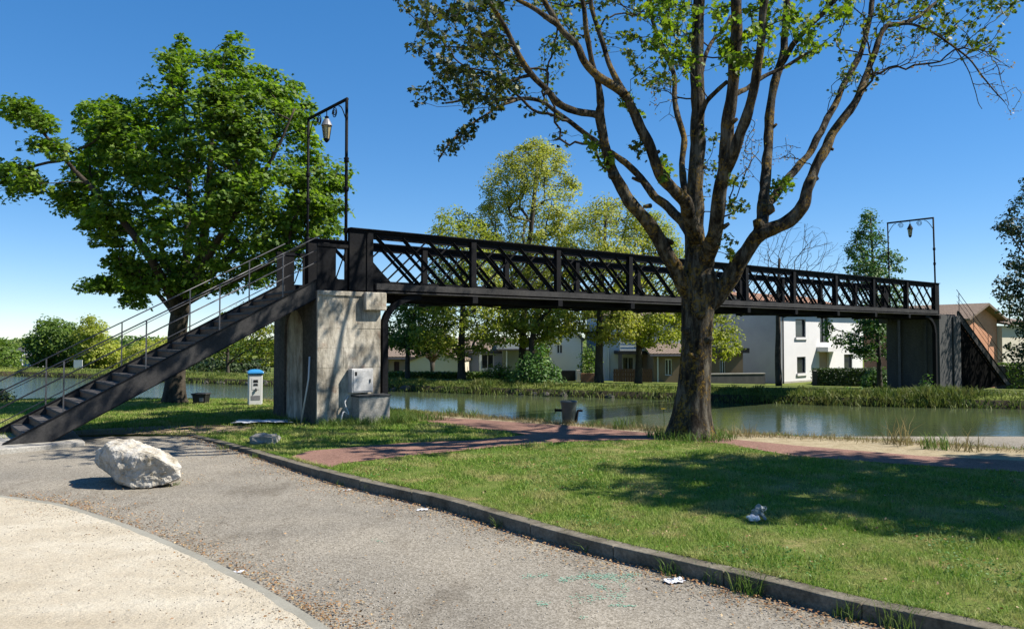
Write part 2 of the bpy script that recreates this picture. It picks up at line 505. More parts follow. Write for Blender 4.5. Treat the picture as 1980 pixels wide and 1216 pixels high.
def strip_piece(line, i0, i1, w0, w1, z0, z1, name, mat, parent, gap=0.006, zf=None, bevel=0.0):
    seg = [np.asarray(p, float) for p in line[i0:i1 + 1]]
    nrm = offset(seg, 1.0)
    d0 = (seg[1] - seg[0]) / np.linalg.norm(seg[1] - seg[0]) * gap
    d1 = (seg[-1] - seg[-2]) / np.linalg.norm(seg[-1] - seg[-2]) * gap
    vs = []; fs = []
    for k, (p, q) in enumerate(zip(seg, nrm)):
        nn = q - p
        s = p + (d0 if k == 0 else 0) - (d1 if k == len(seg) - 1 else 0)
        b = zf(s[1]) if zf else 0.0
        for w, z in ((w0, z1), (w1, z1), (w1, z0), (w0, z0)):
            e = s + nn * w
            vs.append((e[0], e[1], b + z if z == z1 else b + z))
    m = len(seg)
    for k in range(m - 1):
        for c in range(4):
            c2 = (c + 1) % 4
            fs.append((4*k + c, 4*(k+1) + c, 4*(k+1) + c2, 4*k + c2))
    fs.append((0, 1, 2, 3)); fs.append((4*m - 1, 4*m - 2, 4*m - 3, 4*m - 4))
    mb = MB().add(vs, fs)
    o = mb.build(name, mat, parent, bevel=bevel)
    bmq = bmesh.new(); bmq.from_mesh(o.data); bmesh.ops.recalc_face_normals(bmq, faces=bmq.faces); bmq.to_mesh(o.data); bmq.free()
    return o
for i in range(0, len(edge_line) - 4, 4):
    strip_piece(edge_line, i, i + 4, -0.055, 0.055, -0.2, 0.012, 'edging_slab', M['edging'], edging, 0.003, asph_z, 0.004)
kerb = empty('kerb', (kerb_line[20][0], kerb_line[20][1], -0.2))
kerb['kind'] = 'structure'
i = 0
kl = [np.asarray(p) for p in kerb_line]
# resample the kerb to stones about 1 m long
L = np.concatenate([[0], np.cumsum([np.linalg.norm(kl[k+1] - kl[k]) for k in range(len(kl) - 1)])])
S = np.arange(0, L[-1], 0.25)
kres = [np.array([np.interp(s, L, [p[0] for p in kl]), np.interp(s, L, [p[1] for p in kl])]) for s in S]
for i in range(0, len(kres) - 4, 4):
    o = strip_piece(kres, i, i + 4, 0.0, 0.15, -0.5, 0.015 + rng.uniform(-0.004, 0.004), 'kerb_stone', M['kerb'], kerb, 0.003, None, 0.010)
# red path along the canal, its branch to the car park, and the pale verge
def gp(pts, z=0.008):
    return [hit_z(u, v, 0.0)[:2] for u, v in pts]
p_top = gp([(815, 805), (958, 814), (1102, 824), (1274, 839), (1388, 847), (1531, 861), (1782, 882), (1980, 892)])
p_bot = gp([(1980, 914), (1728, 897), (1531, 882), (1402, 858), (1274, 850), (1102, 854), (976, 863), (779, 883), (662, 896), (640, 905)])
p_lef = gp([(556, 885), (600, 872), (779, 857), (922, 851), (1020, 841), (930, 830), (851, 819)])
path_poly = [np.array([-2.6, 18.2])] + p_top + [np.array([30, -7.0]), np.array([29, -9.0])] + p_bot + p_lef + [np.array([-2.6, 17.2])]
sheet('red_path', path_poly, M['path'], 0.008)
v_top = [np.array(p, float) + np.array([-0.05, -0.08]) for p in near_edge[1:10]]
verge_poly = v_top[::-1] + [np.array([30, -5.0]), np.array([30, -7.5])] + [p for p in p_top[::-1]] 
sheet('pale_verge', verge_poly, M['verge'], 0.004)
# concrete pad under the stair foot and a patch of bare dirt beside it
dp = gp([(95, 838), (180, 830), (300, 824), (420, 822), (500, 826), (470, 834), (400, 838), (330, 838), (255, 840), (160, 842)])
sheet('bare_dirt', dp, M['dirt'], 0.005)

# far bank
far_line = [(2500, -1150), (300, -105), (60, 7.5), (30, 20.8), (16.9, 26.2), (12.8, 27.2), (7.8, 29.3), (0.2, 32.8), (-5.06, 35.4), (-15.8, 41.2), (-30, 49.2), (-60, 62), (-300, 165), (-2500, 1130)]
FN = np.array([0.44, 0.898])
def bank_d(x, y):
    fl = np.array(far_line)
    best = 1e9
    for i in range(len(fl) - 1):
        aa, bb = fl[i], fl[i+1]; ab = bb - aa
        t = np.clip(np.dot(np.array([x, y]) - aa, ab) / np.dot(ab, ab), 0, 1)
        best = min(best, np.linalg.norm(np.array([x, y]) - aa - t * ab))
    return best
def zfar_d(t):
    return -0.2 - 1.3 * min(max((t - 2.5) / 27.0, 0), 1)
def zfar(x, y):
    return zfar_d(bank_d(x, y))
fvs, ffs = [], []
fl = smooth_line(far_line, 4)
offs = [(-0.3, -1.3), (0.0, -0.62), (0.12, -0.34), (0.5, -0.2), (2.5, -0.2), (9.25, -0.525), (16, -0.85), (29.5, -1.5), (80, -1.5), (600, -1.5), (5000, -1.5)]
for p in fl:
    for t, z in offs:
        w = 0.0 if t > 1 else 0.12 * mnoise.noise(Vector((p[0] * 0.4, p[1] * 0.4, 3)))
        fvs.append((p[0] + FN[0] * (t + w), p[1] + FN[1] * (t + w), z))
k = len(offs)
for i in range(len(fl) - 1):
    for j in range(k - 1):
        ffs.append((i*k + j, i*k + j + 1, (i+1)*k + j + 1, (i+1)*k + j))
fb = MB().add(fvs, ffs).build('far_bank', M['far_lawn'], smooth=True)
fb['kind'] = 'structure'
fb.data.flip_normals() if fb.data.polygons[5].normal.z < 0 else None
fb.data.materials.append(M['bank'])
for p in fb.data.polygons:
    if p.index % (k - 1) < 2: p.material_index = 1

water_pts = [(p[0], p[1]) for p in near_edge] + [(-2500, -60)] + [(p[0] + FN[0] * 0.14, p[1] + FN[1] * 0.14) for p in far_line[::-1]] + [(2500, -1600)]
sheet('canal_water', water_pts, M['water'], WATER_Z)
# ------------------------------------------------------------------ footbridge
BD = np.array([0.786, 0.618, 0.0]); BD /= np.linalg.norm(BD)
BP = np.array([-BD[1], BD[0], 0.0])
UP = np.array([0, 0, 1.0])
P0 = np.array([-3.84, 15.68, 0.0])
def B(s, t, z): return P0 + s * BD + t * BP + z * UP
def bbox(mb, s0, s1, t0, t1, z0, z1):
    return mb.obox(B((s0+s1)/2, (t0+t1)/2, (z0+z1)/2), BD*(s1-s0)/2, BP*(t1-t0)/2, UP*(z1-z0)/2)
S0, S1, NP_ = 1.22, 26.9, 10
PAN = (S1 - S0) / NP_
ZB0, ZB1, ZT0, ZT1 = 2.68, 2.90, 3.76, 3.96
bridge = empty('footbridge', B(14, 1.1, 2.7), 'black lattice steel footbridge spanning the canal between two piers', 'footbridge')
def make_truss(t, side):
    """side -1: outer face towards the camera (t small), +1: far truss"""
    mb = MB()
    # top chord: web plate, cap flange, lower angle
    bbox(mb, 0.72, S1 + 0.12, t - 0.012, t + 0.012, ZT0, ZT1 - 0.02)
    bbox(mb, 0.70, S1 + 0.14, t - 0.10, t + 0.10, ZT1 - 0.0195, ZT1)
    bbox(mb, 0.72, S1 + 0.12, t - 0.06, t - 0.0125, ZT1 - 0.07, ZT1 - 0.02)
    # bottom chord: web plate, flanges
    bbox(mb, 0.72, S1 + 0.12, t - 0.012, t + 0.012, ZB0, ZB1)
    tr = mb.build('truss', M['steel'], bridge)
    fl_ = MB()
    bbox(fl_, 1.3, S1 - 0.1, t - 0.085, t - 0.0125, 2.715, 2.845)
    bbox(fl_, 1.3, S1 - 0.1, t - 0.11, t + 0.10, ZB0 - 0.03, ZB0 - 0.001)
    fl_.build('bottom_flange', M['steel_grey'], tr, bevel=0.004)
    # end plates
    e = MB(); bbox(e, 0.70, S0 - 0.03, t - 0.045, t + 0.045, 2.685, ZT1 - 0.022); e.build('end_plate', M['steel'], tr, bevel=0.006)
    e = MB(); bbox(e, S1 - 0.16, S1 + 0.14, t - 0.045, t + 0.045, 2.685, ZT1 - 0.022); e.build('end_plate', M['steel'], tr, bevel=0.006)
    # posts: a T section, one mesh shared
    pm = MB()
    bbox(pm, -0.07, 0.07, t - 0.065, t - 0.0485, ZB0 + 0.0, ZT1 - 0.075)
    bbox(pm, -0.012, 0.012, t - 0.0484, t + 0.12, ZB0, ZT1 - 0.03)
    pme = pm.mesh('post'); pme.materials.append(M['steel'])
    for k in range(0, NP_ + 1):
        s = S0 + k * PAN
        if k == 0: s -= 0.06
        if k == NP_: s -= 0.2
        o = link('post', pme, None, tr)
        o.location = tuple(np.array(o.location) + s * BD)
    # lattice bars: outside ones are angles, inside ones flat bars
    sp = PAN / 4.0
    run = 0.95
    for d_, nm in ((1, 'angle'), (-1, 'flat')):
        bm_ = MB()
        za, zb = ZT0 + 0.06, ZB1 - 0.08
        tt = t - 0.022 if d_ == 1 else t + 0.022
        p, q = B(0, tt, za), B(d_ * (run + 0.15), tt, zb)
        dd = (q - p); dd /= np.linalg.norm(dd)
        w = np.cross(dd, BP)
        bm_.obox((p + q) / 2, (q - p) / 2, w * (0.036 if d_ == 1 else 0.018), BP * 0.005)
        if d_ == 1:
            bm_.obox((p + q) / 2 - BP * 0.02 + w * 0.028, (q - p) / 2, w * 0.004, BP * 0.02)
        me = bm_.mesh('lattice_bar'); me.materials.append(M['steel'])
        nb = int((S1 - S0) / sp)
        for k in range(-1, nb + 1):
            s = S0 + (k + 0.12) * sp
            lo, hi = min(s, s + d_ * run), max(s, s + d_ * run)
            if lo < S0 - 0.1 or hi > S1 + 0.1: continue
            o = link('lattice_bar', me, None, tr)
            o.location = tuple(np.array(o.location) + s * BD)
    # gusset in the first corner
    g = MB(); a_, b_, c_ = B(S0, t - 0.013, ZB1 + 0.42), B(S0, t - 0.013, ZB1), B(S0 + 0.42, t - 0.013, ZB1)
    g.add([a_, b_, c_, a_ - BP*0.01, b_ - BP*0.01, c_ - BP*0.01], [(0, 1, 2), (5, 4, 3), (0, 2, 5, 3), (2, 1, 4, 5), (1, 0, 3, 4)])
    g.build('gusset', M['steel'], tr)
    return tr
make_truss(0.06, -1)
make_truss(2.14, 1)
deck = MB(); bbox(deck, 0.0, S1 + 1.9, 0.14, 2.06, 2.66, 2.715)
deck_o = deck.build('deck', M['tread'], bridge)
cb = MB(); bbox(cb, -0.07, 0.07, -0.06, 2.26, 2.50, 2.645); cbm = cb.mesh('cross_beam'); cbm.materials.append(M['steel'])
for k in range(NP_ + 1):
    o = link('cross_beam', cbm, None, deck_o)
    o.location = tuple(np.array(o.location) + (S0 + k * PAN) * BD)
for t in (0.55, 1.65):
    sb = MB(); bbox(sb, S0, S1, t - 0.04, t + 0.04, 2.53, 2.655); sb.build('stringer_beam', M['steel'], deck_o)
for k in range(NP_):
    for d_ in (0, 1):
        br = MB(); s = S0 + k * PAN
        p, q = B(s, 0.1 if d_ else 2.1, 2.515), B(s + PAN, 2.1 if d_ else 0.1, 2.515)
        br.bar(p - UP * 0.03 * d_, q - UP * 0.03 * d_, 0.06, 0.02); br.build('wind_brace', M['steel'], deck_o)
# landings' parapets beside the lamp arches
def parapet(s0, s1, t, name):
    m = MB()
    bbox(m, s0, s1, t - 0.012, t + 0.012, 2.66, 2.90)
    bbox(m, s0, s1, t - 0.03, t + 0.03, 3.54, 3.60)
    bbox(m, s0, s0 + 0.40, t - 0.012, t + 0.012, 2.9005, 3.5395)
    bbox(m, s1 - 0.06, s1, t - 0.012, t + 0.012, 2.9005, 3.5395)
    o = m.build(name, M['steel'], bridge)
    b_ = MB(); b_.bar(B(s0 + 0.4, t - 0.02, 2.92), B(s1 - 0.04, t - 0.02, 3.52), 0.012, 0.04, up=BP); b_.build('brace', M['steel'], o)
parapet(0.02, 0.68, 0.06, 'landing_parapet'); parapet(0.02, 0.68, 2.14, 'landing_parapet')
# knee brackets and columns at both piers
def knee(s_col, d_, t):
    m = MB()
    bbox(m, min(s_col, s_col + 0.13 * d_), max(s_col, s_col + 0.13 * d_), t - 0.07, t + 0.07, 0.0 if d_ > 0 else -0.25, 1.95)
    k_ = 10; inner, outer = [], []
    for i in range(k_ + 1):
        a_ = i / k_ * math.pi / 2
        c = np.array([s_col + d_ * 0.95, 1.95])
        outer.append((c[0] - d_ * 0.95 * math.cos(a_), c[1] + 0.715 * math.sin(a_)))
        inner.append((c[0] - d_ * 0.82 * math.cos(a_), c[1] + 0.60 * math.sin(a_)))
    vs, fs = [], []
    for tt in (t - 0.055, t + 0.055):
        for (a0, z0), (a1, z1) in zip(outer, inner):
            vs += [B(a0, tt, z0), B(a1, tt, z1)]
    n = 2 * (k_ + 1)
    for i in range(k_):
        q = 2 * i
        fs += [(q, q+1, q+3, q+2), (n+q, n+q+2, n+q+3, n+q+1), (q, q+2, n+q+2, n+q), (q+1, n+q+1, n+q+3, q+3)]
    m.add(vs, fs)
    return m.build('knee_bracket', M['steel'], bridge)
for t in (0.08, 2.12):
    knee(1.47, 1, t)
knee(S1 - 0.12, -1, 0.08)

# ------------------------------------------------------------------ piers
def pier_mat():
    m, n, l, b = new_mat('weathered_stone')
    t = pos_noise(n, l, 1.6, 7, 0.7)
    c = ramp(n, l, t.outputs[0], [(0.3, (0.30, 0.265, 0.20)), (0.48, (0.58, 0.53, 0.43)), (0.66, (0.76, 0.71, 0.60))]).outputs[0]
    t2 = pos_noise(n, l, 2.2, 5, 0.7)
    f = ramp(n, l, t2.outputs[0], [(0.57, 0.0), (0.70, 0.6)]).outputs[0]
    c = mixc(n, l, f, c, (0.30, 0.15, 0.09))
    t3 = pos_noise(n, l, 5, 6, 0.75, stretch=(1, 1, 0.25))
    f3 = ramp(n, l, t3.outputs[0], [(0.42, 1.1), (0.60, 0.52)]).outputs[0]
    c = mixc(n, l, 1.0, c, f3, 'MULTIPLY')
    l.new(c, b.inputs['Base Color']); b.inputs['Roughness'].default_value = 0.92; b.inputs['Specular IOR Level'].default_value = 0.15
    t4 = pos_noise(n, l, 18, 8, 0.75)
    bp = n.new('ShaderNodeBump'); bp.inputs['Strength'].default_value = 0.6; bp.inputs['Distance'].default_value = 0.02
    l.new(t4.outputs[0], bp.inputs['Height']); l.new(bp.outputs[0], b.inputs['Normal'])
    return m
M['pier'] = pier_mat()
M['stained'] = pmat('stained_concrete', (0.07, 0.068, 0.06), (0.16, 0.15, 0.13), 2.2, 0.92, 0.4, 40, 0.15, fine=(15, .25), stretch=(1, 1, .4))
def make_pier(root, s0, s1, zb, zt, mat, stones, niche):
    t0, t1 = -0.02, 2.2
    core = MB(); bbox(core, s0 + 0.05, s1, t0 + 0.035, t1, zb, zt); core.build('core', mat, root)
    if stones:
        # courses of stone on the face along the path, each stone its own mesh
        zs = [zb + 0.0]
        while zs[-1] < zt - 0.42: zs.append(zs[-1] + rng.uniform(0.34, 0.44))
        zs[-1] = zt
        for i in range(len(zs) - 1):
            cut = [s0, s0 + (0.52 if i % 2 else 0.86) + rng.uniform(-.06, .06), s1]
            for a_, c_ in zip(cut[:-1], cut[1:]):
                m = MB(); pr = rng.uniform(0, 0.007)
                bbox(m, a_ + 0.001, c_ - 0.001, t0 - pr, t0 + 0.045, zs[i] + 0.001, zs[i+1] - 0.001)
                m.build('stone_block', mat, root, bevel=0.004)
    if niche:
        # end face with an arched recess: a front slab cut round the arch
        ta, tb_, zs_, zc = 0.68, 1.62, zb + 0.0, 1.86
        n = 14; m = MB(); vs, fs = [], []
        def slab(pts):
            k_ = len(pts)
            v = [B(s0, p[0], p[1]) for p in pts] + [B(s0 + 0.06, p[0], p[1]) for p in pts]
            m.add(v, [tuple(range(k_)), tuple(range(2*k_ - 1, k_ - 1, -1))] + [(i, i + k_, (i+1) % k_ + k_, (i+1) % k_) for i in range(k_)])
        slab([(t0 + 0.046, zb), (ta, zb), (ta, zt), (t0 + 0.046, zt)])
        slab([(tb_, zb), (t1, zb), (t1, zt), (tb_, zt)])
        r = (tb_ - ta) / 2; c_ = (ta + tb_) / 2
        for i in range(n):
            a0, a1 = math.pi * (1 - i / n), math.pi * (1 - (i + 1) / n)
            x0, z0_ = c_ + r * math.cos(a0), zc + 0.45 * math.sin(a0)
            x1, z1_ = c_ + r * math.cos(a1), zc + 0.45 * math.sin(a1)
            slab([(x0, z0_), (x1, z1_), (x1, zt), (x0, zt)])
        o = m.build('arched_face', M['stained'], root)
        bmq = bmesh.new(); bmq.from_mesh(o.data); bmesh.ops.remove_doubles(bmq, verts=bmq.verts, dist=1e-5); bmesh.ops.recalc_face_normals(bmq, faces=bmq.faces); bmq.to_mesh(o.data); bmq.free()
        s_ = MB(); bbox(s_, s0 + 0.045, s0 + 0.058, ta + 0.003, tb_ - 0.003, 1.36, 1.40); s_.build('string_course', mat, root)
near_pier = empty('bridge_pier', B(0.7, 1.1, 0), 'weathered stone pier with arched recess under the near stair top', 'pier')
make_pier(near_pier, 0.0, 1.40, -0.1, 2.655, M['pier'], True, True)
m = MB(); bbox(m, 0.98, 1.46, -0.17, -0.034, 2.28, 2.65); m.build('corbel', M['pier'], near_pier, bevel=0.02)
m = MB(); bbox(m, 0.0, 0.97, -0.055, -0.033, 2.56, 2.655); m.build('cap_stone', M['pier'], near_pier, bevel=0.01)
far_pier = empty('bridge_pier', B(S1 + 0.9, 1.1, -0.25), 'grey concrete pier standing on the far bank', 'pier')
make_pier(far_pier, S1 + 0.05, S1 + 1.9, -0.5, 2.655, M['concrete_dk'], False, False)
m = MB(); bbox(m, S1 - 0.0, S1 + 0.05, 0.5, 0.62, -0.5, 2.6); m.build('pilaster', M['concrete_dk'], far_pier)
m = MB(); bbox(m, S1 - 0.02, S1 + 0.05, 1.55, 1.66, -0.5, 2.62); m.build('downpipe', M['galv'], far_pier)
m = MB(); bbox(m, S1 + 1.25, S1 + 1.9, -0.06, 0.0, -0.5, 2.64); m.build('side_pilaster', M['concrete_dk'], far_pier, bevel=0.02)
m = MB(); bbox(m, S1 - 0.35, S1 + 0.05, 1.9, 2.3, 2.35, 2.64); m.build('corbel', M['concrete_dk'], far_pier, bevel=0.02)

# ------------------------------------------------------------------ staircases
M['void_shade'] = pmat('painted_void_shade', (0.004, 0.004, 0.004), (0.008, 0.008, 0.008), 3, 0.95, 0, 40, 0.02)  # near-black colour that paints the dark void below the far steps
def make_stair(root, s_top, d_, z_top, z_bot, slope, void_panel):
    """stringers, steps, posts and rails, running from s_top in direction d_ along the bridge axis"""
    n = int(round((z_top - z_bot) / (slope * 0.265)))
    run = (z_top - z_bot) / slope
    rise = (z_top - z_bot) / n
    dvec = np.array([0, 0, 0.0])
    def S(a_): return s_top + d_ * a_
    mats = M['steel']
    for t in (0.10, 1.92):
        # parallelogram plate with flanges, flat at the foot
        hi = 0.19
        pts = [(0.0, z_top + 0.20), (0.0, z_top - 0.02), (run + 0.08, z_bot - 0.0 - 0.02), (run + 0.55, z_bot - 0.02), (run + 0.55, z_bot + 0.0), (0.10, z_top + 0.20)]
        zt = lambda a_: z_top + 0.20 - slope * (a_ - 0.10)
        pts = [(0.0, z_top + 0.2), (0.10, z_top + 0.2), ((z_top + 0.2 - z_bot) / slope + 0.10, z_bot), ((z_top - 0.10 - z_bot) / slope, z_bot), (0.0, z_top - 0.10)]
        m = MB(); k_ = len(pts)
        v = [B(S(a_), t - 0.012, z) for a_, z in pts] + [B(S(a_), t + 0.012, z) for a_, z in pts]
        m.add(v, [tuple(range(k_)), tuple(range(2*k_ - 1, k_ - 1, -1))] + [(i, i + k_, (i+1) % k_ + k_, (i+1) % k_) for i in range(k_)])
        st = m.build('stringer', M['steel_grey'], root)
        fl_ = MB()
        fl_.bar(B(S(0.10), t, z_top + 0.208), B(S((z_top + 0.2 - z_bot) / slope + 0.10), t, z_bot + 0.008), 0.075, 0.014, up=UP)
        fl_.bar(B(S(0.0), t, z_top - 0.108), B(S((z_top - 0.10 - z_bot) / slope), t, z_bot - 0.004), 0.075, 0.014, up=UP)
        fl_.build('flange', mats, st)
    tm = MB(); tm.obox((0, 0, 0), BD * 0.15, BP * 0.895, UP * 0.022); tme = tm.mesh('step'); tme.materials.append(M['tread'])
    rm = MB(); rm.obox((0, 0, 0), BD * 0.012, BP * 0.893, UP * (rise / 2 - 0.026)); rme = rm.mesh('riser'); rme.materials.append(M['wood'])
    for i in range(n):
        z = z_bot + (i + 1) * rise
        a_ = run - (i + 0.5) * (run / n) + 0.16
        st = bpy.data.objects.new('step', tme); col.objects.link(st); st.location = B(S(a_), 1.01, z - 0.022); setpar(st, root)
        ri = bpy.data.objects.new('riser', rme); col.objects.link(ri); ri.location = B(S(a_ + 0.125), 1.01, z - 0.044 - (rise / 2 - 0.026) - 0.002); setpar(ri, st)
    # railings
    Lr = (z_top + 0.2 - z_bot) / slope
    for t in (0.10, 1.92):
        tops = []
        fr = (0.13, 0.36, 0.60, 0.84) if d_ < 0 else (0.02, 0.28, 0.55, 0.82)
        for f in fr:
            a_ = 0.10 + f * Lr
            z = z_top + 0.2 - slope * (a_ - 0.10)
            m = MB(); m.bar(B(S(a_), t, z), B(S(a_), t, z + 0.84), 0.021, 0.021, up=BD)
            m.build('rail_post', M['galv'], root)
        for h, r, nm in ((0.85, 0.012, 'handrail'), (0.60, 0.007, 'rail_bar'), (0.36, 0.009, 'rail_bar')):
            a0, a1 = 0.0, Lr + 0.35
            m = MB()
            z0_ = z_top + 0.2 + h + slope * 0.1; z1_ = z_top + 0.2 - slope * (a1 - 0.10) + h
            m.tube([B(S(a0), t, z0_), B(S(a1), t, z1_)], r, 8)
            m.build(nm, M['galv'] if d_ < 0 else M['steel'], root, smooth=True)
    if void_panel:
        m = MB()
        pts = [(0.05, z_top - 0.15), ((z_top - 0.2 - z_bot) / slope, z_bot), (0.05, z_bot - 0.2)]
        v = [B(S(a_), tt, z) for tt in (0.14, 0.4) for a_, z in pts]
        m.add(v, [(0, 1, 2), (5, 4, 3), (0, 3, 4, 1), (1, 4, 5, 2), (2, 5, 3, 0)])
        m.build('under_stair_shade', M['void_shade'], root)  # added panel, stands in for the deep shade under the far stair
near_stair = empty('staircase', B(-2.5, 1, 0.1), 'dark steel staircase with brown wooden risers climbing from the car park', 'staircase')
make_stair(near_stair, 0.12, -1, 2.66, 0.04, 0.54, False)
far_stair = empty('staircase', B(S1 + 4.5, 1, -0.3), 'far staircase descending behind the grey pier on the opposite bank', 'staircase')
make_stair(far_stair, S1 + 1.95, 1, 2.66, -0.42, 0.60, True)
pad = MB(); q = [B(-5.9, -0.5, 0), B(-4.1, -0.25, 0), B(-3.9, 2.3, 0), B(-6.0, 2.3, 0)]
pad.add([(*p[:2], 0.035) for p in q] + [(*p[:2], -0.3) for p in q], [(0, 1, 2, 3), (7, 6, 5, 4)] + [(i, i + 4, (i+1) % 4 + 4, (i+1) % 4) for i in range(4)])
po = pad.build('stair_pad', M['concrete'], None, bevel=0.015); po['kind'] = 'structure'
bmq = bmesh.new(); bmq.from_mesh(po.data); bmesh.ops.recalc_face_normals(bmq, faces=bmq.faces); bmq.to_mesh(po.data); bmq.free()

# ------------------------------------------------------------------ lamp arches
def glass_mat(name, c):
    m, n, l, b = new_mat(name)
    b.inputs['Base Color'].default_value = rgba(c); b.inputs['Roughness'].default_value = 0.25
    b.inputs['Transmission Weight'].default_value = 0.5; b.inputs['IOR'].default_value = 1.3
    return m
M['lamp_glass'] = glass_mat('amber_lantern_glass', (0.55, 0.45, 0.22))
M['lamp_cap'] = pmat('pale_lantern_cap', (0.16, 0.16, 0.17), (0.30, 0.30, 0.32), 5, 0.45)
def lamp_arch(s, label, za, lean, cap):
    root = empty('lamp_arch', B(s, 1.05, 2.72), label, 'lamp')
    ta, tb_ = 0.10, 1.98
    for t in (ta, tb_):
        m = MB(); m.tube([B(s, t, 2.72), B(s + lean * 0.5, t, 4.6), B(s + lean, t, za)], 0.033 if t == ta else 0.028, 8)
        p = m.build('arch_post', M['steel'], root, smooth=True)
        for zc in (3.9, 4.75, 5.35):
            k_ = MB(); f = (zc - 2.72) / (za - 2.72)
            k_.lathe(B(s + lean * f, t, zc), [(0.03, -0.06), (0.055, -0.03), (0.045, 0.0), (0.06, 0.03), (0.03, 0.06)], 10)
            k_.build('collar', M['steel'], p, smooth=True)
        # scroll in the corner
        sg = 1 if t == ta else -1
        pts = []
        for i in range(15):
            a_ = i / 14
            pts.append(B(s + lean, t + sg * (0.03 + 0.33 * a_), za - 0.42 + 0.36 * math.sin(a_ * math.pi / 2)))
        q_ = MB(); q_.tube(pts, 0.012, 6); q_.build('scroll', M['steel'], root)
        pts = []
        for i in range(26):
            a_ = i / 25 * 2.2 * 2 * math.pi; r = 0.12 * (1 - i / 32)
            pts.append(B(s + lean, t + sg * 0.56 + r * math.cos(a_), za - 0.16 + r * math.sin(a_)))
        q_ = MB(); q_.tube(pts, 0.010, 6); q_.build('scroll', M['steel'], root)
    m = MB(); m.tube([B(s + lean, ta - 0.02, za), B(s + lean, tb_ + 0.02, za)], 0.036, 8); m.build('crossbar', M['steel'], root, smooth=True)
    c = B(s + lean, 1.04, za - 0.66)
    h = MB(); h.tube([c + UP * 0.5, c + UP * 0.66], 0.012, 6)
    h.lathe(c, [(0.02, 0.52), (0.05, 0.5), (0.03, 0.46)], 10)
    lan = h.build('lantern', M['steel'], root)
    q_ = MB(); q_.lathe(c, [(0.108, 0.30), (0.12, 0.312), (0.09, 0.38), (0.05, 0.455), (0.02, 0.46)], 12); q_.build('cap', cap, lan)
    q_ = MB(); q_.lathe(c, [(0.05, 0.0), (0.056, 0.02), (0.095, 0.299), (0.05, 0.2995)], 6); q_.build('glass', M['lamp_glass'], lan)
    q_ = MB()
    for i in range(6):
        a_ = i * math.pi / 3
        e = np.array([math.cos(a_), math.sin(a_), 0])
        q_.tube([c + e * 0.058, c + e * 0.10 + UP * 0.30], 0.007, 5)
    q_.lathe(c, [(0.02, -0.05), (0.06, 0.0), (0.062, 0.02), (0.056, 0.03)], 10)
    q_.build('frame', M['steel'], lan)
lamp_arch(0.66, 'black lamp arch with hanging lantern above the near stair top', 6.60, 0.0, M['lamp_cap'])
lamp_arch(S1 + 0.02, 'slightly leaning lamp arch with dark lantern at the far bridge end', 6.62, -0.12, M['steel'])

# ------------------------------------------------------------------ fixtures on the near pier
M['cab'] = pmat('greyed_white_paint', (0.42, 0.42, 0.41), (0.62, 0.62, 0.61), 4, 0.5, 0, 40, 0.4, fine=(14, .15), stretch=(1, 1, .3))  # white greyed down so the colour carries the dappled shade on the cabinet
bx = empty('meter_cabinet', B(0.93, -0.15, 0.6), 'white utility cabinet fixed to the sunny pier face', 'cabinet')
m = MB(); bbox(m, 0.66, 1.14, -0.20, -0.036, 0.62, 1.10); m.build('case', M['cab'], bx, bevel=0.008)
m = MB(); bbox(m, 0.69, 1.11, -0.212, -0.2005, 0.65, 1.07); m.build('door', M['cab'], bx, bevel=0.004)
m = MB(); bbox(m, 0.72, 0.77, -0.216, -0.2125, 0.96, 1.04); m.build('label_plate', M['black'], bx)
m = MB(); bbox(m, 1.05, 1.07, -0.23, -0.2125, 0.82, 0.89); m.build('handle', M['galv'], bx)
bk = empty('concrete_plinth', B(1.07, -0.2, 0), 'pale concrete plinth standing below the white cabinet', 'plinth')
m = MB(); bbox(m, 0.74, 1.44, -0.36, -0.04, -0.1, 0.54); m.build('block', M['concrete'], bk, bevel=0.015)
m = MB(); bbox(m, 0.72, 1.46, -0.38, -0.04, 0.5405, 0.575); m.build('lid', M['concrete_dk'], bk, bevel=0.008)
pp = MB(); pp.tube([B(-0.06, 0.20, 1.35), B(-0.07, 0.22, 0.9), B(-0.16, 0.36, 0.03)], 0.018, 8)
prop(pp.build('plastic_pipe', M['white_paint'], None, smooth=True), 'thin white pipe leaning on the shaded corner of the stone pier', 'pipe')
cb_ = MB(); cb_.tube(smooth_line([B(0.66, -0.06, 0.55), B(0.55, -0.12, 0.42), B(0.62, -0.16, 0.2), B(0.48, -0.2, 0.25), B(0.40, -0.22, 0.02)], 5), 0.014, 6)
prop(cb_.build('cable', M['white_paint'], None, smooth=True), 'loose pale cable curling at the pier foot beside the plinth', 'cable')
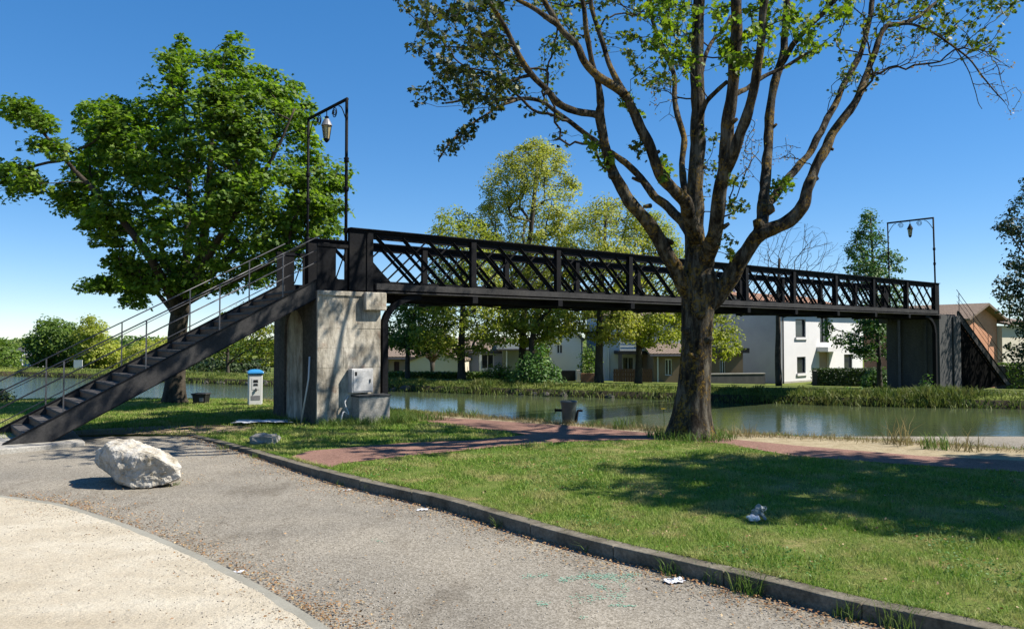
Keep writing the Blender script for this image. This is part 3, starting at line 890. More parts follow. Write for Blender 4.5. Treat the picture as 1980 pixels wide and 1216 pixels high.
# ------------------------------------------------------------------ trees
class Skel:
    """branch skeleton grown towards target points (spanning tree with a balancing factor)"""
    def __init__(s):
        s.P = []; s.par = []; s.pl = []; s.chains = []; s.fixed = {}
    def path(s, pts, radii, parent=-1):
        ids = []
        for p, r in zip(pts, radii):
            p = np.asarray(p, float)
            s.pl.append(0.0 if parent < 0 else s.pl[parent] + float(np.linalg.norm(p - s.P[parent])))
            s.P.append(p); s.par.append(parent); s.fixed[len(s.P) - 1] = r
            parent = len(s.P) - 1; ids.append(parent)
        return ids
def sk_grow(s, T, rg, bf=0.35, jitter=0.10, seg=3, sag=0.0, skip=0):
    n0 = len(s.P)
    cap = n0 + len(T) * seg + 5
    A = np.zeros((cap, 3)); A[:n0] = s.P
    PL = np.zeros(cap); PL[:n0] = s.pl
    n = n0
    T = np.asarray(T)
    d0 = np.min(np.linalg.norm(T[:, None, :] - A[None, skip:n0, :], axis=2), axis=1)
    tips = np.zeros(len(T), int)
    for ti in np.argsort(d0):
        t = T[ti]
        cost = np.linalg.norm(A[skip:n] - t, axis=1)
        cost = cost + bf * PL[skip:n] + 0.35 * np.maximum(0, A[skip:n, 2] - t[2])
        j = int(np.argmin(cost)) + skip
        p = A[j]; d = np.linalg.norm(t - p); par = j; chain = [j]
        # start along the parent's own direction a little, then bend to the target
        q = s.par[j]
        dirp = (p - A[q]) / (np.linalg.norm(p - A[q]) + 1e-6) if q >= 0 else np.array([0, 0, 1.0])
        c1 = p + dirp * d * 0.18
        for k in range(1, seg + 1):
            f = k / seg
            x = (1-f)**2 * p + 2*f*(1-f) * (0.5*c1 + 0.5*(p + t)/2 + np.array([0, 0, -sag*d])) + f*f*t
            if k < seg: x = x + rg.normal(0, jitter * d / seg, 3)
            s.P.append(x); s.par.append(par); PL[n] = PL[par] + np.linalg.norm(x - A[par]); A[n] = x
            s.pl.append(PL[n]); par = n; chain.append(n); n += 1
        s.chains.append(chain); tips[ti] = n - 1
    return tips
def sk_radii(s, r_tip, expo=0.48, rmax=0.2):
    N = len(s.P); cnt = np.zeros(N)
    haschild = np.zeros(N, bool)
    for i, p in enumerate(s.par):
        if p >= 0: haschild[p] = True
    cnt[~haschild] = 1
    for i in range(N - 1, -1, -1):
        if s.par[i] >= 0: cnt[s.par[i]] += cnt[i]
    R = np.minimum(r_tip * cnt ** expo, rmax)
    for i, r in s.fixed.items(): R[i] = r
    return R
def sk_mesh(s, R, name, mat, parent, sides=5):
    mb = MB()
    for ch in s.chains:
        pts = [s.P[i] for i in ch]
        rr = [min(R[ch[0]] * 0.9, R[ch[1]] * 1.25)] + [R[i] for i in ch[1:]]
        mb.tube(pts, rr, sides, cap=False)
    o = mb.build(name, mat, parent, smooth=True)
    o['kind'] = 'stuff'
    return o
SH = {  # leaf outlines: vertices (along, across, up), triangles
    'maple': (np.array([(0,0,0),(.18,-.38,.03),(.42,-.22,0),(.62,-.52,-.05),(.66,-.18,0),(1.0,0,-.08),(.66,.18,0),(.62,.52,-.05),(.42,.22,0),(.18,.38,.03)]),
              [(0,1,2),(2,3,4),(4,5,6),(6,7,8),(8,9,0),(0,2,8),(2,4,8),(4,6,8)]),
    'oval': (np.array([(0,0,0),(.35,-.27,.05),(.75,-.2,.02),(1,0,-.08),(.75,.2,.02),(.35,.27,.05)]), [(0,1,5),(1,2,5),(2,4,5),(2,3,4)]),
    'kite': (np.array([(0,0,0),(.45,-.28,.06),(1,0,-.05),(.45,.28,.06)]), [(0,1,3),(1,2,3)]),
}
def leaves(name, C, Nrm, size, shape, mat, parent, rg, kind='stuff'):
    V0, T0 = SH[shape]; V0 = V0 - np.array([0.45, 0, 0]); T0 = np.array(T0)
    n = len(C)
    Nrm = Nrm / (np.linalg.norm(Nrm, axis=1, keepdims=True) + 1e-9)
    a = rg.normal(size=(n, 3)); a -= Nrm * np.sum(a * Nrm, 1, keepdims=True); a /= np.linalg.norm(a, axis=1, keepdims=True)
    b = np.cross(Nrm, a)
    sz = (size * rg.uniform(0.65, 1.25, n))[:, None, None]
    V = C[:, None, :] + sz * (V0[None, :, 0, None] * a[:, None, :] + V0[None, :, 1, None] * b[:, None, :] + V0[None, :, 2, None] * Nrm[:, None, :])
    k = len(V0)
    Fc = (np.arange(n)[:, None, None] * k + T0[None]).reshape(-1, 3)
    o = np_mesh(name, V.reshape(-1, 3), Fc, mat, parent)
    o['kind'] = kind
    return o
def sprays(T, centre, per, r, flat, rg, up=1.0, outw=0.6, rnd=0.55):
    """clumps of leaves about the points T"""
    T = np.asarray(T); n = len(T)
    k = np.maximum(1, rg.poisson(per, n))
    idx = np.repeat(np.arange(n), k)
    d = rg.normal(size=(len(idx), 3)); d /= np.linalg.norm(d, axis=1, keepdims=True)
    rr = r * rg.uniform(0.6, 1.35, n)[idx] * rg.uniform(0.15, 1, len(idx)) ** 0.5
    off = d * rr[:, None]; off[:, 2] *= flat
    off[:, 2] -= 0.25 * (off[:, 0]**2 + off[:, 1]**2) / r      # droop towards the rim
    C = T[idx] + off
    o = C - centre; o /= np.linalg.norm(o, axis=1, keepdims=True)
    N = np.array([0, 0, up]) + outw * (0.5 * o + 0.5 * d) + rg.normal(0, rnd, (len(idx), 3))
    return C, N
def crown_targets(poly, depth, n, thick, rg, gap=0.0, gscale=0.5, shell=0.6, margin=0.0):
    poly = np.asarray(poly, float)
    lo, hi = poly.min(0), poly.max(0)
    out = []
    tot = 0
    probe = np.stack(np.meshgrid(np.linspace(lo[0], hi[0], 40), np.linspace(lo[1], hi[1], 40)), -1).reshape(-1, 2)
    probe = probe[inside(poly, probe)]
    Rm = max(edge_dist(poly, probe).max(), 1.0)
    while tot < n:
        Pp = rg.uniform(lo, hi, (n * 3, 2)); Pp = Pp[inside(poly, Pp)]
        ed = edge_dist(poly, Pp); Pp = Pp[ed > margin]; e = np.clip(ed[ed > margin] / Rm, 0.02, 1)
        half = thick * np.sqrt(1 - (1 - e) ** 2)
        u = rg.uniform(-1, 1, len(Pp)); u = np.sign(u) * np.abs(u) ** (1 - shell)
        for (x, y), o in zip(Pp, half * u):
            p = at(x, y, depth + o)
            if gap and mnoise.noise(Vector(p * gscale)) < gap - 0.5 + 0.0: continue
            out.append(p); tot += 1
            if tot >= n: break
    return np.array(out)
def px_path(pts, depth):
    return [at(p[0], p[1], depth + (p[2] if len(p) > 2 else 0.0)) for p in pts]
def far_tree(name, label, trunk_px, polys, depth, base_z, leafm, rg, n=160, per=26, r=0.5, lsize=0.16, thick=2.2, shape='kite', flat=0.6,
             tr=0.17, gap=0.0, group=None, up=0.7, bark=None, twig=0.012, outw=0.8):
    """trunk_px: pixel points from the base up; polys: crown outlines in pixels"""
    pts = px_path(trunk_px, depth)
    pts[0] = np.array([pts[0][0], pts[0][1], base_z - 0.1])
    root = empty(name, (pts[0][0], pts[0][1], base_z), label, 'tree' if 'shrub' not in name and 'bush' not in name else 'shrub', group)
    k = len(pts); sm = smooth_line(pts, 4)
    rad = np.interp(np.linspace(0, 1, len(sm)), [0, 0.08, 0.6, 1], [tr * 1.35, tr, tr * 0.7, tr * 0.25])
    sk = Skel(); ids = sk.path(sm, rad)
    MB().tube(sm, list(rad), 8).build('trunk', bark or M['bark_far'], root, smooth=True)
    T = np.vstack([crown_targets(p, depth, max(6, int(n * w)), thick, rg, gap) for p, w in polys])
    sk_grow(sk, T, rg, 0.35, 0.12, 3, skip=max(1, int(len(sm) * 0.3)))
    R = sk_radii(sk, twig, 0.5, tr * 0.55)
    sk_mesh(sk, R, 'branches', bark or M['bark_far'], root, 4)
    c = T.mean(0)
    C, N = sprays(T, c, per, r, flat, rg, up, outw)
    leaves('crown', C, N, lsize, shape, leafm, root, rg)
    return root

LM_maple = leaf_mat('maple_leaves', [(0.080, 0.165, 0.013), (0.12, 0.225, 0.018), (0.18, 0.30, 0.027), (0.28, 0.41, 0.05)], 0.48, 0.5)
LM_near = leaf_mat('spring_leaves', [(0.040, 0.085, 0.012), (0.075, 0.125, 0.014), (0.15, 0.21, 0.022), (0.22, 0.25, 0.035)], 0.40, 0.35)
LM_bud = leaf_mat('pink_buds', [(0.35, 0.22, 0.17), (0.45, 0.33, 0.26), (0.30, 0.28, 0.12)], 0.3, 0.6)
LM_yel = leaf_mat('yellow_green_leaves', [(0.36, 0.39, 0.065), (0.47, 0.48, 0.09), (0.56, 0.53, 0.12), (0.27, 0.33, 0.055)], 0.48, 0.25)
LM_yel2 = leaf_mat('light_green_leaves', [(0.25, 0.31, 0.035), (0.35, 0.41, 0.05), (0.46, 0.48, 0.075)], 0.48, 0.25)
LM_mid = leaf_mat('mid_green_leaves', [(0.07, 0.14, 0.016), (0.115, 0.20, 0.022), (0.165, 0.26, 0.03)], 0.4, 0.3)
LM_dark = leaf_mat('dark_green_leaves', [(0.022, 0.045, 0.012), (0.04, 0.075, 0.018), (0.06, 0.10, 0.022)], 0.25, 0.3)
LM_lime = leaf_mat('lime_leaves', [(0.20, 0.26, 0.015), (0.27, 0.32, 0.02), (0.33, 0.36, 0.03)], 0.36, 0.3)
LM_hedge = leaf_mat('hedge_leaves', [(0.06, 0.12, 0.012), (0.10, 0.17, 0.02), (0.15, 0.23, 0.03)], 0.25, 0.5)
LM_bush = leaf_mat('bush_leaves', [(0.05, 0.13, 0.02), (0.08, 0.18, 0.03), (0.12, 0.24, 0.05)], 0.3, 0.5)

# --- the big maple left of the bridge
def maple():
    rg = np.random.default_rng(11)
    D = 21.3
    base = at(337, 771, D); base[2] = 0.0
    root = empty('maple_tree', base, 'large leafy green maple on the near bank behind the stairs', 'tree')
    trunk = [(337, 771), (339, 735), (341, 690), (343, 645), (347, 610), (352, 585)]
    pts = [at(u, v, D) for u, v in trunk]; pts[0][2] = -0.05
    sm = smooth_line(pts, 4); rad = np.interp(np.linspace(0, 1, len(sm)), [0, .06, .2, .7, 1], [.40, .30, .25, .235, .22])
    # root flare and bark relief
    mb = MB(); mb.tube(sm, list(rad), 18)
    o = mb.build('trunk', M['bark'], root, smooth=True)
    sk = Skel(); ids = sk.path(sm, rad)
    limbs = [
        ([(352, 585), (372, 545, -.3), (388, 495, -.5), (398, 430, -.6), (405, 350, -.5), (410, 260, -.3), (425, 160, 0), (440, 80, .1)], .17),
        ([(350, 590), (358, 540, .6), (362, 470, 1.0), (366, 380, 1.2), (360, 280, 1.2), (352, 180, 1.0), (350, 100, .9)], .15),
        ([(347, 610), (325, 560, -.8), (300, 515, -1.5), (270, 470, -2.0), (235, 425, -2.2), (195, 380, -2.3), (140, 325, -2.3), (90, 265, -2.3), (45, 215, -2.2)], .14),
        ([(345, 620), (320, 585, .5), (285, 550, 1.0), (240, 530, 1.3), (190, 540, 1.6)], .08),
        ([(352, 585), (400, 540, .6), (450, 490, 1.0), (510, 440, 1.4), (570, 400, 1.6), (630, 360, 1.8)], .12),
        ([(352, 585), (390, 520, -1.0), (430, 450, -1.8), (480, 380, -2.3), (530, 300, -2.5), (570, 210, -2.5)], .12),
        ([(347, 605), (330, 530, 1.2), (300, 450, 2.0), (265, 360, 2.4), (225, 270, 2.4)], .11),
        ([(352, 590), (410, 560, -1.0), (480, 530, -1.8), (550, 495, -2.3), (600, 470, -2.6)], .09),
    ]
    for pp_, r0 in limbs:
        q = smooth_line(px_path(pp_, D), 4)
        rr = np.interp(np.linspace(0, 1, len(q)), [0, .15, 1], [r0 * 1.1, r0 * .85, .02])
        sk.path(q, rr, ids[-1])
        MB().tube(q, list(rr), 10).build('limb', M['bark'], root, smooth=True)
    main = [(125, 235), (150, 200), (215, 180), (255, 195), (282, 185), (278, 150), (312, 125), (312, 85), (350, 55), (380, 92), (402, 95), (440, 50), (474, 65), (476, 118),
            (512, 128), (560, 148), (600, 170), (608, 205), (602, 260), (640, 285), (668, 315), (674, 390), (662, 440), (640, 468), (598, 480), (585, 520), (540, 545), (470, 560),
            (410, 575), (330, 565), (262, 570), (215, 520), (190, 480), (160, 468), (135, 430), (105, 395), (100, 350), (125, 310), (170, 300), (165, 265)]
    lowl = [(135, 565), (148, 545), (205, 528), (255, 518), (300, 520), (300, 570), (260, 600), (235, 570), (190, 570)]
    lefta = [(0, 195), (40, 180), (75, 205), (122, 225), (128, 250), (90, 262), (60, 240), (10, 225)]
    leftb = [(-30, 300), (0, 285), (40, 300), (85, 335), (95, 372), (60, 378), (50, 408), (15, 405), (0, 360), (-30, 370)]
    leftc = [(45, 265), (100, 260), (150, 275), (165, 300), (120, 315), (75, 290)]
    T = np.vstack([crown_targets(main, D, 1080, 3.6, rg, 0.39, 0.8, margin=7), crown_targets(lowl, D + 1.2, 44, 0.8, rg, margin=8),
                   crown_targets(lefta, D - 2.2, 22, 0.7, rg, margin=8), crown_targets(leftb, D - 2.2, 26, 0.8, rg, margin=10), crown_targets(leftc, D - 2.2, 10, 0.5, rg, margin=6)])
    sk_grow(sk, T, rg, 0.22, 0.10, 4, skip=len(sm))
    R = sk_radii(sk, 0.009, 0.52, 0.09)
    sk_mesh(sk, R, 'branches', M['bark'], root, 5)
    C, N = sprays(T, T.mean(0), 60, 0.37, 0.45, rg, 1.0, 0.5, 0.55)
    leaves('crown', C, N, 0.125, 'maple', LM_maple, root, rg)
maple()

# --- the bare-limbed tree in front of the bridge
def dscale(o):
    return o * (2.1 if o > 0 else 1.15)
def near_tree():
    rg = np.random.default_rng(23)
    D = 13.75
    base = at(1335, 848, D); base[2] = 0.0
    root = empty('budding_tree', base, 'spreading tree with dark forking limbs and sparse spring leaves before the bridge', 'tree')
    trunk = [(1335, 856), (1335, 846), (1336, 830), (1338, 800), (1341, 760), (1344, 715), (1347, 660), (1349, 610), (1352, 575), (1352, 540), (1350, 505), (1346, 475)]
    wpx = [54, 48, 43, 37, 32.5, 30, 29, 30.5, 33.5, 34, 26, 17]
    pts = [at(u, v, D) for u, v in trunk]
    sm = smooth_line(pts, 5); rad = np.interp(np.linspace(0, 1, len(sm)), np.linspace(0, 1, len(wpx)), wpx) * D / F_PX
    # trunk with buttressed foot and uneven girth
    mb = MB(); n = 40; vs, fs = [], []
    for i, (p, r) in enumerate(zip(sm, rad)):
        h = max(p[2], 0)
        for k_ in range(n):
            a = 2 * math.pi * k_ / n
            fl = 0.20 * math.exp(-h / 0.30) * (0.5 + 0.5 * math.sin(4 * a + 0.7)) + 0.05 * mnoise.noise(Vector((math.cos(a) * 1.3, math.sin(a) * 1.3, h * 1.1)))
            fl += 0.035 * mnoise.noise(Vector((math.cos(a) * 6, math.sin(a) * 6, h * 2.0)))
            rr = r * (1 + fl)
            vs.append((p[0] + rr * math.cos(a), p[1] + rr * math.sin(a), p[2]))
    for i in range(len(sm) - 1):
        for k_ in range(n):
            k2 = (k_ + 1) % n
            fs.append((i*n + k_, i*n + k2, (i+1)*n + k2, (i+1)*n + k_))
    mb.add(vs, fs).build('trunk', M['bark_near'], root, smooth=True)
    sk = Skel(); ids = sk.path(sm, rad)
    top = ids[-1]
    limbs = [  # pixel path with depth offset, start and end half-width in px
        ('a', [(1340, 575), (1320, 548, -.1), (1298, 505, -.25), (1278, 471, -.35), (1249, 428, -.5), (1216, 384, -.6), (1186, 336, -.7), (1174, 297, -.8), (1160, 240, -.9), (1160, 215, -1.0), (1163, 195, -1.0), (1150, 134, -1.1), (1135, 60, -1.2), (1122, -10, -1.3)], 17, 4),
        ('a2', [(1160, 226, -.95), (1145, 221, -1.0), (1090, 205, -1.2), (1058, 173, -1.4), (1023, 138, -1.5), (998, 102, -1.6), (984, 67, -1.7), (966, 32, -1.8), (941, -5, -1.9)], 8, 3.5),
        ('b', [(1338, 500), (1330, 445, .3), (1300, 408, .5), (1268, 382, .6), (1240, 345, .7), (1215, 318, .7), (1192, 304, .7), (1150, 272, .8), (1093, 230, .9), (1040, 194, 1.0), (987, 193, 1.1), (924, 191, 1.2), (860, 200, 1.3)], 12, 2.5),
        ('b2', [(1000, 194, 1.1), (966, 205, .9), (925, 232, .8), (881, 264, .7), (850, 306, .6)], 4, 2),
        ('c', [(1345, 470), (1328, 400, -.5), (1300, 368, -.8), (1280, 345, -.9), (1266, 307, -1.0), (1242, 254, -1.1), (1224, 212, -1.2), (1208, 184, -1.3), (1157, 148, -1.5), (1129, 120, -1.6), (1111, 85, -1.7), (1079, 46, -1.8), (1051, -5, -1.9)], 14, 4.5),
        ('c2', [(1210, 186, -1.3), (1196, 160, -1.2), (1182, 131, -1.1), (1164, 85, -1.0), (1146, 21, -.9), (1140, -15, -.9)], 7, 4),
        ('c3', [(1079, 46, -1.8), (1045, 25, -2.0), (998, -5, -2.2)], 6, 3.5),
        ('d', [(1350, 540), (1346, 480, .1), (1344, 424, .15), (1348, 318, .2), (1350, 212, .25), (1348, 106, .3), (1351, -10, .3)], 22, 12),
        ('d2', [(1338, 420, .3), (1323, 371, .5), (1320, 318, .7), (1323, 276, .8), (1312, 225, .9), (1306, 198, 1.0), (1302, 141, 1.1), (1286, 100, 1.2), (1270, 64, 1.3), (1255, 0, 1.4)], 9, 4.5),
        ('d3', [(1349, 250, .25), (1362, 205, .1), (1385, 178, 0), (1408, 160, -.2)], 6, 4.5),
        ('d4', [(1350, 180, .25), (1370, 90, .6), (1395, 62, .7), (1412, 30, .8)], 5, 3.5),
        ('e', [(1360, 520), (1378, 465, -.5), (1388, 424, -.7), (1395, 353, -.9), (1404, 283, -1.0), (1411, 212, -1.1), (1420, 106, -1.2), (1424, -10, -1.3)], 17, 10),
        ('e2', [(1397, 335, -.9), (1418, 296, -1.2), (1434, 255, -1.3), (1447, 219, -1.4), (1462, 141, -1.6), (1471, 71, -1.7), (1481, -10, -1.8)], 12, 7),
        ('g', [(1362, 590), (1385, 576, .0), (1411, 541, -.1), (1438, 493, -.2), (1467, 455, -.3), (1492, 440, -.35), (1527, 425, -.4), (1553, 396, -.4), (1562, 370, -.4), (1575, 335, -.3), (1598, 283, -.2), (1619, 244, -.1), (1657, 191, 0), (1673, 152, .1), (1690, 106, .2), (1711, 53, .3), (1760, 42, .5), (1810, 8, .7)], 19, 4),
        ('h', [(1470, 452, -.3), (1476, 420, .0), (1478, 380, .1), (1480, 345, .2), (1488, 247, .4), (1499, 159, .5), (1515, 95, .6), (1523, -10, .6)], 14, 8),
        ('i', [(1480, 405, .1), (1497, 378, .4), (1527, 339, .6), (1563, 300, .8), (1587, 254, .9), (1619, 191, 1.1), (1648, 134, 1.2), (1669, 92, 1.3), (1683, 21, 1.4), (1690, -15, 1.5)], 10, 6),
        ('j', [(1505, 130, .55), (1552, 66, .3), (1585, 32, .1), (1622, -8, 0)], 7, 5),
        ('k', [(1413, 186, -1.1), (1453, 166, -.8), (1490, 145, -.7), (1527, 124, -.6), (1560, 105, -.5)], 5.5, 3),
        ('l', [(1711, 53, .3), (1757, 46, .2), (1800, 62, .1), (1831, 82, 0), (1881, 124, -.1), (1916, 168, -.2), (1941, 198, -.2)], 3.4, 1.0),
        ('m', [(1810, 66, .1), (1850, 95, .4), (1872, 140, .5), (1890, 190, .6), (1900, 210, .6)], 1.5, .7),
    ]
    for key, pp_, w0, w1 in limbs:
        q = smooth_line(px_path([(p[0], p[1], dscale(p[2] if len(p) > 2 else 0.0)) for p in pp_], D), 5)
        rr = np.interp(np.linspace(0, 1, len(q)), [0, .12, .5, 1], [w0 * 1.02, w0 * .84, (w0 + w1) * .45, w1 * .92]) * D / F_PX
        rr = [r * (1 + 0.16 * mnoise.noise(Vector(p * 3.0)) + 0.10 * mnoise.noise(Vector(p * 8.0))) for r, p in zip(rr, q)]
        q = [p + 0.035 * np.array(mnoise.noise_vector(Vector(p * 2.4))) for p in q]
        # join to the nearest skeleton point
        dd = [np.linalg.norm(x - q[0]) for x in sk.P]
        sk.path(q, rr, int(np.argmin(dd)))
        MB().tube(q, list(rr), 12).build('limb', M['bark_near'], root, smooth=True)
    n_main = len(sk.P)
    # burrs and cut stubs on the limbs
    for u, v, o_, u2, v2, r in ((1238, 350, .7, 1222, 344, 4), (1258, 398, .6, 1244, 400, 4.5), (1330, 640, -.3, 1318, 636, 6), (1350, 612, -.3, 1362, 604, 7), (1478, 408, 0, 1496, 402, 11), (1470, 440, -.3, 1462, 424, 10), (1566, 352, -.3, 1582, 344, 5), (1192, 336, -.75, 1178, 343, 6), (1300, 470, -.35, 1288, 462, 4), (1398, 440, -.7, 1410, 432, 4), (1348, 330, .2, 1366, 322, 4), (1262, 300, -1.0, 1276, 292, 4), (1412, 240, -1.1, 1426, 230, 4), (1490, 250, .4, 1502, 240, 3.5), (1600, 285, -.2, 1612, 290, 3.5), (1060, 175, -1.4, 1050, 186, 3), (1345, 690, -.3, 1330, 684, 5), (1365, 660, -.3, 1378, 652, 6)):
        MB().tube([at(u, v, D + dscale(o_)), at((u+u2)/2, (v+v2)/2, D + dscale(o_) - .05), at(u2, v2, D + dscale(o_) - .06)], [r * D / F_PX * 1.15, r * D / F_PX, r * D / F_PX * .7], 8).build('branch_stub', M['bark_near'], root, smooth=True)
    regions = [  # outline px, depth, thickness, targets, leaves each, leaf colour set
        ([(755, -20), (800, 60), (790, 105), (835, 120), (850, 160), (770, 185), (775, 200), (860, 205), (930, 215), (1010, 180), (1000, 110), (985, 50), (990, -20)], D - .3, 1.8, 190, 7, 0),
        ([(975, 195), (900, 245), (845, 290), (850, 318), (890, 290), (930, 240), (985, 210)], D + .6, .5, 26, 5, 0),
        ([(990, -20), (1000, 90), (1060, 160), (1130, 120), (1190, 90), (1230, 170), (1280, 180), (1330, 140), (1340, -20)], D + .7, 2.0, 150, 6, 1),
        ([(1130, 270), (1160, 250), (1190, 300), (1180, 340), (1150, 300)], D - .7, .4, 12, 5, 3),
        ([(1010, 200), (1060, 190), (1100, 250), (1070, 290), (1030, 250)], D + .5, .6, 9, 4, 0),
        ([(1200, 190), (1230, 170), (1240, 230), (1210, 225)], D - 1.1, .4, 9, 6, 3),
        ([(1195, 300), (1245, 250), (1260, 290), (1205, 310)], D - .8, .4, 7, 4, 0),
        ([(1260, 300), (1300, 310), (1310, 350), (1280, 340)], D - .9, .4, 8, 5, 3),
        ([(1230, -20), (1250, 120), (1330, 130), (1345, 60), (1340, -20)], D - .2, 1.6, 50, 8, 3),
        ([(1360, 30), (1390, 160), (1450, 130), (1500, 130), (1560, 110), (1640, 60), (1660, -20), (1540, -20), (1400, 0)], D - .6, 1.8, 80, 7, 3),
        ([(1400, 90), (1430, 70), (1450, 130), (1400, 145)], D - 1.3, .4, 16, 10, 3),
        ([(1590, -20), (1600, 60), (1650, 170), (1690, 170), (1720, 100), (1790, 110), (1850, 60), (1950, 30), (1960, -20)], D + .3, 1.8, 90, 5, 1),
        ([(1600, 130), (1610, 190), (1640, 200), (1660, 140)], D + .8, .5, 9, 4, 1),
        ([(1720, 60), (1700, 150), (1790, 150), (1830, 90)], D + .2, .9, 30, 3, 2),
        ([(1850, 80), (1900, 60), (1975, 150), (1975, 240), (1935, 230), (1900, 170)], D - .1, .9, 36, 2, 2),
        ([(1790, 0), (1980, -15), (1990, 60), (1900, 110), (1830, 85)], D + .1, 1.0, 46, 4, 1),
        ([(1440, 190), (1470, 260), (1470, 330), (1440, 330), (1430, 250)], D, .8, 22, 4, 2),
        ([(1400, 340), (1440, 330), (1460, 400), (1430, 430), (1410, 400)], D - .5, .6, 14, 5, 1),
        ([(1500, 250), (1560, 270), (1540, 330), (1500, 340)], D + .2, .7, 12, 3, 2),
        ([(1500, 340), (1545, 350), (1540, 395), (1500, 385)], D + .2, .5, 8, 5, 3),
        ([(1340, 230), (1390, 200), (1400, 330), (1360, 400)], D + .6, .8, 18, 3, 1),
        ([(1250, 150), (1310, 150), (1300, 250), (1260, 240)], D + .6, .7, 16, 3, 2),
        ([(1395, 470), (1420, 440), (1430, 480), (1405, 500)], D - .6, .3, 5, 4, 0),
        ([(1160, -60), (1240, -220), (1480, -230), (1640, -120), (1660, -20), (1100, -20)], D + .9, 2.6, 190, 8, 1),
        ([(760, -30), (880, -140), (1100, -180), (1180, -30)], D + .3, 2.2, 90, 7, 0),
        ([(1600, -30), (1640, -130), (1820, -120), (1960, -30)], D + .3, 2.2, 60, 6, 1),
    ]
    LMs = [LM_near_dark, LM_near, LM_bud, LM_near_bright]
    Ts, per, kinds_ = [], [], []
    for poly, dep, th, nt, pl, kk in regions:
        t_ = crown_targets(poly, D + dscale(dep - D), nt, th * 1.4, rg, 0.0, 0.5, 0.3)
        Ts.append(t_); per += [pl] * len(t_); kinds_ += [kk] * len(t_)
    T = np.vstack(Ts); per = np.array(per, float); kinds_ = np.array(kinds_)
    tips = sk_grow(sk, T, rg, 0.30, 0.13, 5, sag=0.05, skip=len(sm))
    back = np.array([sk.P[sk.par[sk.par[t_]]] for t_ in tips])
    R = sk_radii(sk, 0.0042, 0.55, 0.035)
    tw = sk_mesh(sk, R, 'twigs', M['bark'], root, 4)
    for kk in range(4):
        sel = T[kinds_ == kk]; pr = per[kinds_ == kk]; bk_ = back[kinds_ == kk]
        idx = np.repeat(np.arange(len(sel)), rg.poisson(pr * 1.75) + 1)
        d = rg.normal(size=(len(idx), 3)); d /= np.linalg.norm(d, axis=1, keepdims=True)
        sd = bk_ - sel; sl = np.linalg.norm(sd, axis=1, keepdims=True); sd = sd / (sl + 1e-6) * np.minimum(sl, .55)
        C = sel[idx] + sd[idx] * (rg.uniform(0, 1, len(idx)) ** 1.5)[:, None] + d * (0.13 * rg.uniform(0.1, 1, len(idx)) ** 0.6)[:, None]
        N = np.array([0, 0, 0.55]) + 0.4 * d + rg.normal(0, 0.6, (len(idx), 3))
        leaves('crown', C, N, (0.10, 0.085, 0.045, 0.10)[kk], 'maple' if kk != 2 else 'kite', LMs[kk], root, rg)
LM_near_dark = leaf_mat('dark_spring_leaves', [(0.022, 0.042, 0.008), (0.035, 0.062, 0.010), (0.06, 0.095, 0.013), (0.13, 0.14, 0.022)], 0.30, 0.35)  # dark green clumps, deepened further to paint in their backlit shade
LM_near_bright = leaf_mat('bright_spring_leaves', [(0.10, 0.19, 0.012), (0.17, 0.27, 0.016), (0.24, 0.33, 0.03)], 0.45, 0.35)
near_tree()

# --- the tree just beyond the right edge whose shade falls on the lawn
def shade_tree():
    rg = np.random.default_rng(31)
    base = np.array([12.3, 9.2, 0.0])
    root = empty('lawn_tree', base, 'leafy tree just past the right edge that shades the lawn', 'tree')
    pts = [base + np.array(p) for p in ((0, 0, -.05), (0.02, 0, .8), (-.1, .02, 2.2), (-.3, .05, 3.8), (-.6, .1, 5.2))]
    sm = smooth_line(pts, 4); rad = np.interp(np.linspace(0, 1, len(sm)), [0, .1, 1], [.3, .22, .1])
    MB().tube(sm, list(rad), 12).build('trunk', M['bark'], root, smooth=True)
    sk = Skel(); sk.path(sm, rad)
    T = []
    while len(T) < 360:
        p = rg.uniform(-1, 1, 3)
        q = np.array([11.3, 9.0, 7.0]) + p * np.array([3.8, 2.6, 2.1])
        if np.dot(p, p) < 1 and mnoise.noise(Vector(q * 0.9)) > -0.14:
            u, v = proj(q)
            if u < 2010 and v > -25: continue
            T.append(q)
    T = np.array(T)
    sk_grow(sk, T, rg, 0.3, 0.1, 3, skip=8)
    sk_mesh(sk, sk_radii(sk, 0.01, 0.5, 0.09), 'branches', M['bark'], root, 4)
    C, N = sprays(T, T.mean(0), 60, 0.44, 0.5, rg)
    leaves('crown', C, N, 0.16, 'maple', LM_maple, root, rg)
shade_tree()
# ------------------------------------------------------------------ trees of the far bank and beyond
def ft(name, label, bx_, depth, trunk_px, polys, leafm, seed, **kw):
    p = at(bx_, 740, depth)
    return far_tree(name, label, trunk_px, polys, depth, zfar(p[0], p[1]), leafm, np.random.default_rng(seed), **kw)
GR = 'trees along the far bank'
